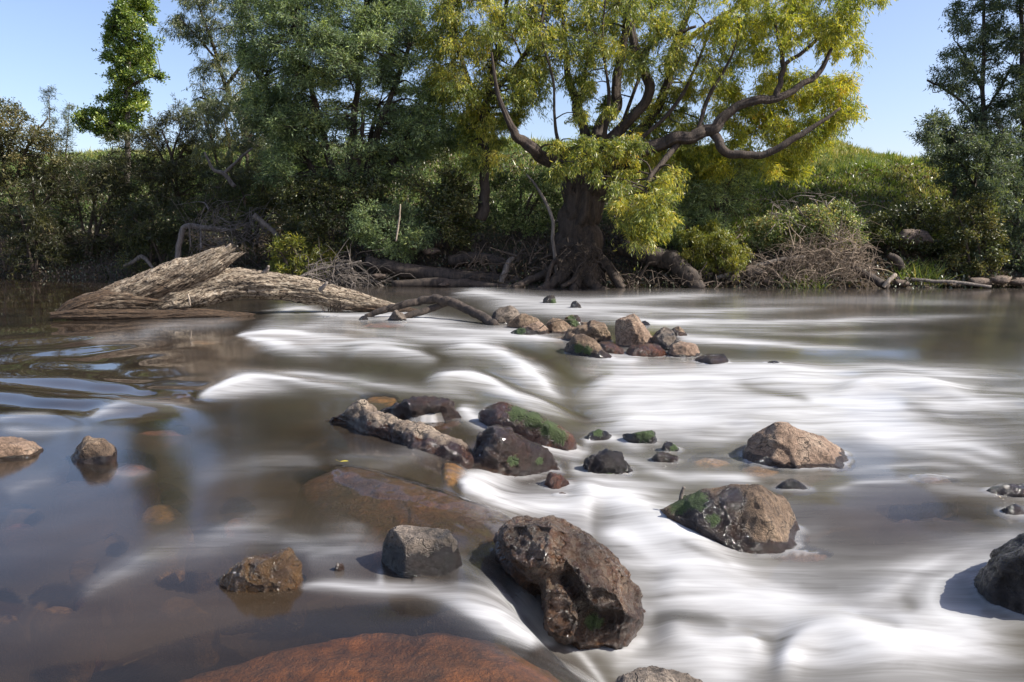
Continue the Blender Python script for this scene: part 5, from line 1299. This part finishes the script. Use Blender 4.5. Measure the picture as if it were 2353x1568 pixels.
shrub('shaded scrub right of the bramble mound', 27.4, [(2000, 500), (2120, 460), (2180, 480), (2170, 590), (2050, 590), (2000, 560)], 28, 30, L_BUSH, BUS, 417, .9)
shrub('large dusky bush at the upper right below the tall trees', 28.4, [(2095, 310), (2150, 262), (2260, 260), (2353, 300), (2353, 440), (2200, 460), (2130, 370)], 60, 36, L_RIGHT, RT, 418, 1.2)
shrub('big dark bush filling the right edge above the water', 27.0, [(2260, 380), (2480, 300), (2500, 640), (2300, 650), (2230, 560)], 56, 38, L_RIGHT, RT, 419, 1.2)
shrub('olive sunlit bush low at the right, over the water', 26.4, [(2180, 480), (2260, 450), (2310, 500), (2300, 600), (2240, 635), (2180, 600)], 32, 30, L_BUSH, dict(BUS, tint=(.35, 1.)), 420, .7)

# tall wispy stalks against the sky
for j, (x0, x1, y1, lab) in enumerate([(118, 112, 200, 'taller of two wispy stalks rising against the sky, left'), (150, 160, 235, 'shorter of two wispy stalks rising against the sky, left')]):
    plant('wispy_stalk', lab, 'plant', 'wispy stalks', 34, [[(x0, 380, 0, 1.6), (0.5 * (x0 + x1), 0.5 * (380 + y1), 0, 1.2), (x1, y1, 0, .6)]],
      [dict(poly=[(x0 - 14, 330), (x1 - 10, y1), (x1 + 10, y1), (x0 + 16, 330)], n=9, r=16, twigs=7, per=9, droop=.1, L=.13, Wd=.02, tint=(.1, .6), upbias=.6)], L_RIGHT, B_TWIG, 430 + j, stem='stem', crown='leaves', thick=.2, sides=5)

# ------------------------------------------------------------------ ground cover and grass
def scatter(name, n_, xr, dr, L, Wd, mat, seed, up=0.3, cond=None, hgt=0.0, tint=(0, 1)):
    r = np.random.default_rng(seed)
    x = r.uniform(*xr, n_); d = r.uniform(dr[0], dr[1], n_); y = yb(x) + d; z = ground_z(x, y)
    patch = fbm(np.stack([x * .6, y * .6, 0 * x], -1), 3, seed)
    k = np.ones(n_, bool)
    if cond is not None: k = cond(x, y, z, d, patch, r)
    x, y, z, patch = x[k], y[k], z[k], patch[k]
    P = np.stack([x, y, z + r.uniform(0, 1, len(x)) ** 2 * hgt], -1)
    D = r.normal(size=P.shape); D[:, 2] = np.abs(D[:, 2]) + up; D = unit(D)
    s = r.uniform(.5, 1.3, len(x))
    V, F = leaf_quads(P, D, L * s, Wd * s, r)
    t = np.clip(tint[0] + (tint[1] - tint[0]) * r.uniform(0, 1, len(x)) + 0.25 * patch, 0, 1)
    o = link(name, mesh_np(name, V, F, {'tint': np.repeat(t, 4)}, smooth=False), mat); o['kind'] = 'stuff'
    return o
o = scatter('grass', 110000, (-34, 34), (5.0, 22), 0.24, 0.022, L_GRASS, 501, 1.2, lambda x, y, z, d, p_, r: (z > 2.6 + .8 * p_) & (r.uniform(size=len(x)) < 1.2 - .03 * d))
o['label'] = 'sunlit green grass on top of the far bank'; o['category'] = 'grass'
o = scatter('grass', 60000, (7, 22), (2.0, 11), 0.22, 0.020, L_GRASS, 505, 1.2, lambda x, y, z, d, p_, r: (z > 1.3 + .5 * p_), tint=(0.2, 1))
o['label'] = 'dry grass on the open slope at the right'; o['category'] = 'grass'
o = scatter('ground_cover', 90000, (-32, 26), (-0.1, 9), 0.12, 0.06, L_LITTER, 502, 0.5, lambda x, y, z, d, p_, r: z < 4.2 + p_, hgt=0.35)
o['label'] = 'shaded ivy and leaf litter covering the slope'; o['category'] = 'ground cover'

def tufts(name, n_, blades, xr, dr, h, mat, seed, label, cond):
    """tussocks: many long blades springing from shared roots"""
    r = np.random.default_rng(seed)
    x = r.uniform(*xr, n_); d = r.uniform(*dr, n_); y = yb(x) + d; z = ground_z(x, y)
    k = cond(x, y, z, d, r); x, y, z = x[k], y[k], z[k]
    ci = np.repeat(np.arange(len(x)), blades)
    P = np.stack([x, y, z], -1)[ci] + r.normal(size=(len(ci), 3)) * np.array([.09, .09, .01])
    lean = r.normal(size=(len(x), 3))[ci] * .35
    D = r.normal(size=P.shape) * .6 + lean; D[:, 2] = 1.1; D = unit(D)
    s = r.uniform(.5, 1.3, len(ci)) * r.uniform(.6, 1.3, len(x))[ci]
    V, F = leaf_quads(P, D, h * s, .03 * s, r)
    t = np.clip(r.uniform(.1, 1, len(x))[ci] * .8 + r.uniform(0, .3, len(ci)), 0, 1)
    o = link(name, mesh_np(name, V, F, {'tint': np.repeat(t, 4)}, smooth=False), mat); o['kind'] = 'stuff'; o['label'] = label; o['category'] = 'grass'
tufts('grass', 1700, 22, (6, 24), (2.2, 13), .3, L_GRASS, 511, 'yellow-green grass tussocks on the sunny right slope', lambda x, y, z, d, r: (z > 1.2) & (fbm(np.stack([x * .5, y * .5, 0 * x], -1), 3, 5) > -.25))
tufts('grass', 900, 18, (-26, 4), (7, 15), .35, L_GRASS, 512, 'long grass along the top of the left bank', lambda x, y, z, d, r: z > 4.0)
# ------------------------------------------------------------------ fallen trunk in the river
m, n, out = newmat('weathered_log')
tc = n.nodes.new('ShaderNodeTexCoord')
su = attr(n, 'along'); sa = attr(n, 'around'); dk = attr(n, 'decay')
cx_ = n.nodes.new('ShaderNodeCombineXYZ'); n.links.new(su, cx_.inputs[0]); n.links.new(mathn(n, 'MULTIPLY', mathn(n, 'COSINE', sa), 1.0), cx_.inputs[1]); n.links.new(mathn(n, 'SINE', sa), cx_.inputs[2])
mp = n.nodes.new('ShaderNodeMapping'); mp.inputs['Scale'].default_value = (2.0, 1.5, 1.5); n.links.new(cx_.outputs[0], mp.inputs[0])
gr = noise_tex(n, mp.outputs[0], 3.2, 8, 0.7, 1.6)
p = position(n)
bl = noise_tex(n, p, 2.3, 4, 0.6); fi = noise_tex(n, p, 28, 4, 0.6)
pale = ramp(n, gr, [(0.41, (0.02, 0.013, 0.008)), (0.45, (0.15, 0.105, 0.068)), (0.53, (0.36, 0.29, 0.205)), (0.68, (0.55, 0.47, 0.36))])
brn = ramp(n, gr, [(0.33, (0.012, 0.008, 0.005)), (0.5, (0.09, 0.055, 0.03)), (0.7, (0.2, 0.13, 0.075))])
mp3 = n.nodes.new('ShaderNodeMapping'); mp3.inputs['Scale'].default_value = (0.35, 2.6, 2.6); n.links.new(cx_.outputs[0], mp3.inputs[0])
spl = noise_tex(n, mp3.outputs[0], 2.6, 5, 0.6, 0.8)
split = maprange(n, mathn(n, 'ABSOLUTE', mathn(n, 'SUBTRACT', spl, 0.5)), 0.0, 0.022, 1, 0)
df_ = mathn(n, 'ADD', dk, mathn(n, 'MULTIPLY', mathn(n, 'SUBTRACT', bl, 0.5), 1.1))
c = mixc(n, maprange(n, df_, 0.35, 0.65, 0, 1), pale, brn)
c = mixc(n, 0.5, c, ramp(n, fi, [(0.3, (0.55, 0.55, 0.55)), (0.6, (1.1, 1.1, 1.1))]), 'MULTIPLY')
c = mixc(n, mathn(n, 'MULTIPLY', split, 0.85), c, (0.012, 0.008, 0.005))
b = n.nodes.new('ShaderNodeBsdfPrincipled'); b.inputs['Roughness'].default_value = 0.85
n.links.new(c, b.inputs[0])
n.links.new(bump(n, mathn(n, 'SUBTRACT', mathn(n, 'ADD', gr, mathn(n, 'MULTIPLY', fi, 0.2)), mathn(n, 'MULTIPLY', split, 0.5)), 1.0, 0.07), b.inputs['Normal'])
n.links.new(b.outputs[0], out.inputs[0])
M_LOG = m
def log_part(name, pts, Yf, parent, decay, seed, nn=260, sides=110, flat=1.0, amp=1.0, crack=0.05):
    Pw = np.array([np.append(at(x, y, Yf(x)), rp * Yf(x) / FPX) for x, y, rp in pts])
    S = spline(Pw, nn); C = S[:, :3]; Rr = S[:, 3]
    L_ = np.linalg.norm(np.diff(C, axis=0), axis=1); al = np.concatenate([[0], np.cumsum(L_)])
    AL = np.repeat(al, sides); AN = np.tile(np.linspace(0, 2 * math.pi, sides, endpoint=False), nn)
    tw = AN + 0.35 * AL
    q = np.stack([AL * 1.0, np.cos(tw) * 3.0, np.sin(tw) * 3.0], -1)
    f1 = ridged(q * np.array([1.7, 1, 1]) + seed, 5, seed, .6)
    f2 = fbm(np.stack([AL * 1.6, np.cos(AN) * 1.1, np.sin(AN) * 1.1], -1) + seed * 2, 4, seed + 3)
    rr = 0.84 * np.repeat(Rr, sides) * (1 + amp * (0.14 * f2 + crack * f1))
    V, F = tube(C, np.ones(nn), sides, False)
    V = np.repeat(C, sides, 0) + (V - np.repeat(C, sides, 0)) * rr[:, None]
    # ragged ends: push the last rings about along the axis
    t = np.repeat(np.arange(nn) / (nn - 1), sides)
    T0, T1 = unit(C[0] - C[3]), unit(C[-1] - C[-4])
    jag = fbm(np.stack([np.cos(AN) * 2.5, np.sin(AN) * 2.5, 0 * AN + seed], -1), 3, seed + 8)
    V += (sstep(0.05, 0, t) * jag * 0.6)[:, None] * np.repeat(Rr, sides)[:, None] * T0 + (sstep(0.88, 1, t) * jag * 1.5)[:, None] * np.repeat(Rr, sides)[:, None] * T1
    V = np.vstack([V, C[0], C[-1]]); h = np.arange(0, sides, 2); c0 = nn * sides; e = (nn - 1) * sides
    F = np.vstack([F, np.stack([np.full(len(h), c0), (h + 2) % sides, (h + 1) % sides, h], -1), np.stack([np.full(len(h), c0 + 1), e + h, e + (h + 1) % sides, e + (h + 2) % sides], -1)])
    if flat != 1.0:
        zc = np.append(np.repeat(C[:, 2], sides), [C[0, 2], C[-1, 2]]); V[:, 2] = zc + (V[:, 2] - zc) * flat
    dcy = np.broadcast_to(decay, (len(V),)) if not callable(decay) else decay(V)
    return link(name, mesh_np(name, V, F, {'along': np.append(AL, [0, al[-1]]), 'around': np.append(tw, [0, 0]), 'decay': dcy}), M_LOG, parent)
YL = lambda x: 15.0 + 1.5 * np.clip((x - 130) / 800.0, 0, 1)
lb = on_water(300, 735)
fallen = thing('fallen_tree_trunk', (lb[0], lb[1], -0.2), 'big pale weathered fallen trunk with a raised broken limb, lying in the river', 'log')
wd = lambda V: np.clip(0.75 - V[:, 2] * 2.2, 0, .8)
log_part('trunk', [(170, 728, 26), (230, 712, 34), (320, 702, 36), (400, 682, 40), (480, 660, 41), (560, 652, 36), (640, 658, 34), (720, 672, 31), (800, 690, 26), (880, 706, 17), (945, 716, 9), (1000, 722, 4)], YL, fallen, wd, 7, crack=.10)
log_part('broken_limb', [(190, 716, 24), (260, 690, 34), (340, 662, 36), (420, 632, 36), (490, 600, 31), (524, 583, 24)], lambda x: YL(x) - .18, fallen, lambda V: np.clip(0.62 - V[:, 2] * .25, 0, .8), 11, crack=.11)
log_part('rotten_slab', [(118, 726, 8), (180, 722, 15), (260, 722, 17), (360, 724, 15), (460, 722, 15), (530, 728, 15), (575, 730, 10)], lambda x: YL(x) - .42, fallen, 0.95, 13, sides=70, flat=.9, crack=.12)
log_part('root_butt', [(135, 722, 10), (170, 706, 22), (215, 694, 28), (280, 690, 26), (340, 696, 18)], lambda x: YL(x) - .3, fallen, 0.62, 17, nn=160, crack=.1)
for j_, pts_ in enumerate([[(600, 640, -.1, 7), (612, 622, -.15, 5), (618, 612, -.2, 3)], [(735, 668, -.1, 6), (748, 655, -.15, 4), (752, 648, -.15, 2.5)], [(470, 612, -.3, 6), (462, 594, -.35, 4), (458, 586, -.35, 2)], [(505, 592, -.2, 8), (522, 572, -.2, 5), (530, 560, -.2, 1.5)], [(512, 600, -.1, 7), (530, 590, -.1, 4), (541, 586, -.1, 1)]]):
    px_tube('broken_stub', pts_, 15.9, B_GREY if j_ != 3 else B_PALE, fallen, 9, 140 + j_, .25)
px_tube('splinter', [(432, 676, -.5, 2.2), (435, 690, -.55, 2), (437, 704, -.5, 1.5)], 15.6, B_PALE, fallen, 8, 21)

# dark arched branch at its tip
db = thing('driftwood_branch', on_water(1128, 742) - np.array([0, 0, .1]), 'dark arched branch reaching from the trunk tip to the stones', 'branch')
px_tube('limb', [(840, 728, 0, 6), (880, 714, 0, 8), (930, 700, 0, 9), (985, 689, 0, 10), (1030, 693, -.2, 10), (1075, 712, -.5, 10), (1115, 734, -.9, 11), (1140, 748, -1.2, 9)], 15.2, B_DARK, db, 16, 31, .12, n=90)
px_tube('fork', [(905, 735, -.3, 6), (950, 722, -.2, 8), (1000, 706, -.05, 8), (1030, 696, -.1, 7)], 15.2, B_DARK, db, 12, 32, .12)
px_tube('twig', [(868, 722, -.1, 2), (900, 706, -.2, 1.2), (930, 692, -.3, .8)], 15.2, B_TWIG, db, 6, 33)
tg = thing('twig_clump', on_water(765, 720), 'little clump of brown twigs caught against the fallen trunk', 'twigs')
rr = np.random.default_rng(91)
mb = MB()
for j in range(26):
    x0 = 765 + rr.uniform(-25, 25); a_ = rr.uniform(-.9, .9)
    P_ = [at(x0, 716, 15.3), at(x0 + 10 * a_, 704, 15.25), at(x0 + 26 * a_, 688 + rr.uniform(0, 16), 15.2 + rr.uniform(-.2, .2))]
    mb.add(*tube(spline(P_, 6), np.linspace(.012, .004, 6), 4, False))
o = link('twigs', mb.mesh('twigs'), B_TWIG, tg); o['kind'] = 'stuff'
px_tube('dead_branch', [(1240, 756, 0, 1.2), (1255, 745, 0, 1), (1285, 737, 0, .9), (1320, 735, .1, .6)], 11.4, B_TWIG, None, 6, 35, label='thin bent twig caught on the pale wet-footed stone', cat='twig')
_mb = next(o for o in COL.objects if o.get('label', '').startswith('large boulder with green moss'))
_bv = BVHTree.FromPolygons([_mb.location + v.co for v in _mb.data.vertices], [q_.vertices[:] for q_ in _mb.data.polygons])
for _x in range(1548, 1640, 4):
    _d = Vector([float(v) for v in ray(_x, 1148)]); _h = _bv.ray_cast(Vector((0, 0, HCAM)), _d)
    if _h[0] is not None: break
_c = np.array(_h[0][:])
V, F = tube(spline(np.array([_c + [0, .01, -.04], _c + [.006, .01, .03], _c + [.022, .01, .085]]), 12), np.linspace(.016, .011, 12), 12, True, bark_disp(36, 6, .15, 12))
o = link('branch_stub', mesh_np('branch_stub', V, F), B_GREY); recentre(o, _c); tag(o, 'short broken stick standing on the mossy boulder', 'stick')
# the yellow leaf on the near slab
q = on_water(790, 1073)
bm = bmesh.new()
pts = [(-.03, 0, .004), (-.015, .009, .006), (.005, .012, .010), (.025, .006, .008), (.035, 0, .004), (.025, -.006, .006), (.005, -.012, .007), (-.015, -.009, .004)]
vs = [bm.verts.new(v) for v in pts]; bm.faces.new(vs)
st = [bm.verts.new(v) for v in ((-.03, .001, .005), (-.03, -.001, .005), (-.055, .001, .014), (-.055, .004, .015))]; bm.faces.new((st[0], st[1], st[2], st[3]))
r_ = bmesh.ops.solidify(bm, geom=bm.faces[:], thickness=.0012)
me = bpy.data.meshes.new('fallen_leaf'); bm.to_mesh(me); bm.free()
m, n, out = newmat('yellow_leaf'); b = n.nodes.new('ShaderNodeBsdfPrincipled'); n.links.new(ramp(n, noise_tex(n, position(n), 60), [(0.3, (0.3, 0.25, 0.03)), (0.7, (0.5, 0.42, 0.06))]), b.inputs[0]); b.inputs['Roughness'].default_value = .5; n.links.new(b.outputs[0], out.inputs[0])
o = link('fallen_leaf', me, m); o.location = (q[0], q[1], q[2] + .035); tag(o, 'single yellow leaf lying on the long brown slab', 'leaf')

# ------------------------------------------------------------------ dead wood along the far bank
def wood(name, pts, Y, mat, label, cat, seed, sides=12, amp=.15, group='dead wood along the far bank', **k):
    return px_tube(name, pts, Y, mat, None, sides, seed, amp, label, cat, group, **k)
wood('leaning_trunk', [(1425, 565, .4, 22), (1480, 580, .1, 24), (1540, 600, -.3, 23), (1580, 630, -.6, 19), (1605, 668, -.9, 17)], 26.0, B_DARK, 'thick dark trunk leaning down into the water right of the willow', 'log', 601, 20, n=60)
wood('fallen_log', [(840, 600, .5, 13), (920, 620, .2, 16), (1010, 632, 0, 15), (1100, 640, -.2, 15), (1180, 652, -.4, 14), (1240, 668, -.7, 10)], 26.2, B_DARK, 'long dark log lying along the waterline left of the willow', 'log', 602, 16, n=60)
wood('fallen_log', [(900, 655, -.2, 9), (1000, 650, -.2, 11), (1100, 655, -.3, 10), (1190, 664, -.5, 8)], 25.8, B_DARK, 'lower dark log half in the water below the long one', 'log', 603, 14)
wood('fallen_log', [(1030, 600, .5, 12), (1100, 590, .4, 13), (1160, 610, .2, 11), (1190, 650, -.2, 10)], 26.6, B_DARK, 'crooked dark log resting above the long waterline log', 'log', 604, 14)
wood('dead_stump', [(1150, 655, -.3, 6), (1160, 625, -.3, 7), (1172, 600, -.2, 6), (1190, 588, -.1, 3)], 25.9, B_GREY, 'pale upright snag between the dark logs', 'branch', 605)
wood('sapling_stem', [(1282, 655, 0, 5), (1276, 600, 0, 4.5), (1270, 540, 0, 4), (1268, 500, 0, 4), (1240, 440, .1, 3), (1210, 400, .2, 1.5)], 25.4, B_GREY, 'thin pale crooked sapling in front of the willow trunk', 'sapling', 606, 10)
wood('dead_branch', [(910, 555, 0, 1.8), (918, 500, 0, 2.2), (920, 470, 0, 1.5)], 25.6, B_PALE, 'pale dead stick hanging upright before the blue-green branches', 'branch', 607, 8)
wood('dead_branch', [(285, 612, 0, 4), (310, 600, 0, 5), (326, 590, 0, 5), (340, 602, -.2, 4), (352, 618, -.3, 3)], 31.5, B_GREY, 'bent pale forked dead branch at the left waterline', 'branch', 608, 10)
wood('dead_branch', [(408, 610, 0, 6), (412, 560, 0, 7), (430, 520, 0, 7), (480, 525, -.1, 6), (540, 530, -.2, 3)], 29.8, B_GREY, 'arched grey dead limb behind the fallen trunk', 'branch', 609, 10)
wood('dead_branch', [(540, 430, 0, 5), (515, 400, 0, 5), (490, 390, 0, 4), (470, 350, 0, 2)], 30.2, B_GREY, 'forked grey limb high in the dark thicket', 'branch', 610, 8)
wood('dead_branch', [(515, 400, 0, 4), (540, 375, 0, 3.5), (580, 340, 0, 2)], 30.2, B_GREY, 'grey limb rising right from the high fork', 'branch', 611, 8)
wood('dead_branch', [(585, 495, 0, 6), (615, 520, 0, 6), (640, 545, 0, 5)], 28.5, B_GREY, 'short grey limb slanting down right of the tangle', 'branch', 612, 8)
wood('dead_branch', [(660, 650, -.3, 3), (730, 620, 0, 4), (790, 610, 0, 3), (830, 600, 0, 2)], 25.9, B_GREY, 'bare stick lying under the bright shoots', 'branch', 613, 8)
wood('fallen_log', [(1955, 615, .2, 8), (1990, 632, -.1, 9), (2020, 648, -.3, 9), (2040, 662, -.5, 8)], 25.6, B_DARK, 'dark log slanting into the water at the foot of the dead brush', 'log', 614, 12)
wood('driftwood_stick', [(2030, 660, -.4, 4), (2042, 645, -.4, 5), (2058, 631, -.35, 5)], 25.4, B_PALE, 'short pale cut stick standing beside the slanting log', 'stick', 615, 10)
wood('driftwood_pole', [(2060, 640, .1, 4), (2140, 646, -.2, 4), (2210, 651, -.4, 4), (2278, 660, -.6, 3)], 25.8, B_GREY, 'long pale pole lying along the right waterline', 'pole', 616, 8)
wood('dead_branch', [(2040, 585, .2, 6), (2062, 600, .1, 9), (2075, 622, 0, 7)], 26.2, B_DARK, 'short dark stump on the bank above the pale stick', 'branch', 617, 10)
wood('fallen_log', [(1640, 640, 0, 5), (1700, 625, 0, 6), (1780, 600, .2, 5), (1850, 590, .3, 4)], 25.7, B_GREY, 'thin grey log under the yellow-green drooping shoots', 'log', 618, 10)
wood('dead_branch', [(1520, 445, 0, 5), (1550, 430, 0, 5), (1575, 415, 0, 3)], 25.2, B_DARK, 'dark broken branch end below the right limb', 'branch', 619, 8)

B_BRUSH = bark_mat('bleached_twigs', (0.10, 0.074, 0.052), (0.36, 0.275, 0.195), 12)
def brush(label, Y, poly, n_, ln, seed, mat, rpx=1.6, name='brush_pile', ang=None):
    """a heap of dead twigs"""
    r = np.random.default_rng(seed)
    c2 = np.array(poly, float); lo, hi = c2.min(0), c2.max(0)
    q = r.uniform(lo, hi, (n_ * 3, 2)); q = q[inside(poly, q[:, 0], q[:, 1])][:n_]
    mb = MB()
    for x, y in q:
        P_ = at(x, y, Y + r.uniform(-.8, .5)); P_[2] = max(P_[2], ground_z(P_[0], P_[1]) + .02)
        d = r.normal(size=3); d[1] *= .7
        if ang is not None: d = d * .7 + np.array(ang)
        d = unit(d); l_ = ln * r.uniform(.4, 1.3)
        E = P_ + d * l_; M_ = 0.5 * (P_ + E) + r.normal(size=3) * .12 * l_ + np.array([0, 0, .08 * l_])
        E[2] -= .15 * l_
        mb.add(*tube(spline(np.array([P_, M_, E]), 6), np.linspace(rpx * Y / FPX * min(4.0, r.lognormal(-.25, .65)), .003, 6), 4, False))
    b_ = at(c2[:, 0].mean(), hi[1], Y)
    t = thing(name, (b_[0], b_[1], float(ground_z(b_[0], b_[1]))), label, 'brush')
    o = link('twigs', mb.mesh('twigs'), mat, t); o['kind'] = 'stuff'
    return t
brush('big heap of grey dead twigs at the waterline below the brambles', 25.9, [(1690, 640), (1750, 600), (1790, 610), (1850, 545), (1890, 560), (1940, 520), (1975, 560), (2005, 625), (1980, 655), (1800, 658), (1720, 655)], 950, 1.05, 621, B_BRUSH, 0.7)
brush('tangle of fine grey dead twigs behind the fallen trunk', 29.8, [(420, 520), (480, 480), (560, 500), (620, 540), (560, 570), (440, 580)], 240, 1.4, 622, B_GREY, 0.7, ang=(.6, 0, .25))
brush('thin bare twigs trailing into the water right of the bright shoots', 25.9, [(700, 600), (760, 590), (840, 630), (880, 655), (780, 655), (700, 640)], 170, 1.2, 623, B_GREY, 0.8, ang=(.8, 0, -.25))
brush('tangled thin roots and sticks under the leaning dark trunk', 25.7, [(1430, 640), (1520, 620), (1660, 630), (1740, 640), (1700, 662), (1440, 664)], 160, .9, 624, B_TWIG)
brush('dark snarl of roots left of the willow trunk', 26.1, [(1060, 600), (1180, 580), (1280, 560), (1290, 650), (1080, 650)], 150, 1.0, 625, B_TWIG)
brush('shaggy fibrous rootlets hanging at the foot of the big willow', 25.2, [(1290, 560), (1370, 540), (1390, 650), (1290, 650)], 240, .5, 626, B_WILLOW, 1.0, ang=(.1, 0, -.9))
brush('bare dry bramble canes on top of the sunny mound', 26.6, [(1760, 480), (1900, 440), (1980, 480), (1980, 560), (1800, 560)], 130, .9, 627, B_GREY, .8)

# reeds at the right waterline
def reeds(label, Y, x0, x1, yb_, h, n_, seed):
    r = np.random.default_rng(seed); V_, F_, T_ = [], [], []; k0 = 0
    for j in range(n_):
        P_ = at(r.uniform(x0, x1), yb_, Y + r.uniform(-.3, .5)); P_[2] = max(ground_z(P_[0], P_[1]), -.1)
        d = unit(np.array([r.normal() * .35, r.normal() * .3, 1.0])); l_ = h * r.uniform(.6, 1.2); s = unit(np.cross(d, r.normal(size=3))) * .012
        t = np.linspace(0, 1, 4)[:, None]; C = P_ + d * l_ * t + np.array([d[0], d[1], -.5]) * (l_ * .5) * t ** 2.5
        w_ = (1 - .85 * t ** 2)
        V = np.concatenate([C - s * w_, C + s * w_]); F = np.array([[a, a + 4, a + 5, a + 1] for a in range(3)])
        V_.append(V); F_.append(F + k0); k0 += 8; T_.append(np.full(8, r.uniform()))
    b_ = at(.5 * (x0 + x1), yb_, Y)
    t = thing('reed_tuft', (b_[0], b_[1], float(ground_z(b_[0], b_[1]))), label, 'reeds', 'reed tufts at the waterline')
    o = link('blades', mesh_np('blades', np.vstack(V_), np.vstack(F_), {'tint': np.concatenate(T_)}), L_GRASS, t); o['kind'] = 'stuff'
reeds('green reed tuft at the right waterline by the long pole', 26.0, 2060, 2170, 640, .8, 260, 631)
reeds('small reed tuft in front of the heap of dead twigs', 25.4, 1800, 1900, 660, .6, 140, 632)

# stones along the far waterline
M_BANKST = rock_mat('bank_stone', (0.035, 0.026, 0.02), (0.11, 0.08, 0.06), (0.2, 0.15, 0.11), (0.03, 0.02, 0.014), scale=4)
for j, (x, y, w_, h, lab) in enumerate([
  (1690, 652, 22, 20, 'leftmost pale stone on the bank under the drooping shoots'), (1730, 640, 34, 26, 'larger squared stone left of the dead twigs'), (1765, 655, 24, 16, 'low stone at the left foot of the dead twigs'),
  (1720, 660, 18, 10, 'small flat stone at the waterline under the squared one'), (2070, 656, 26, 12, 'flat pinkish stone beside the pale cut stick'), (2250, 655, 40, 14, 'grey stone under the right bushes'),
  (2300, 652, 34, 16, 'second grey stone under the right bushes, nearer the edge'), (2345, 655, 32, 14, 'grey waterline stone at the right edge'), (945, 575, 20, 20, 'pale rounded stone under the blue-green branches'),
  (990, 585, 26, 14, 'tan stone on the bank above the long dark log'), (2190, 658, 22, 9, 'small stone beyond the end of the pole'), (2100, 560, 60, 30, 'reddish earth-stained rock on the shaded slope'), (1020, 658, 24, 8, 'small stone below the lower dark log'), (870, 640, 22, 10, 'dark stone at the left end of the long log')]):
    Yb = 25.6 if y > 630 else 26.8
    O = [(x + w_ * .75 * math.cos(a_) * (1 + .25 * math.sin(3 * a_ + j * 1.7) + .15 * math.sin(5 * a_ + j)), y - h * .5 + h * .62 * math.sin(a_)) for a_ in np.linspace(0, 2 * math.pi, 9, endpoint=False)]
    P_ = lump(O, Yb - .2, Yb + .4)
    c_, V, F = hull_body(P_, 4, 60); V = roughen(V + c_, F, .4, 700 + j, .9)
    o = link('bank_stone', mesh_np('bank_stone', V, F, {'wet': np.zeros(len(V)), 'moss': np.zeros(len(V))}), M_BANKST)
    tag(o, lab, 'stone', 'stones along the far waterline'); recentre(o, (V[:, 0].mean(), V[:, 1].mean(), V[:, 2].min()))
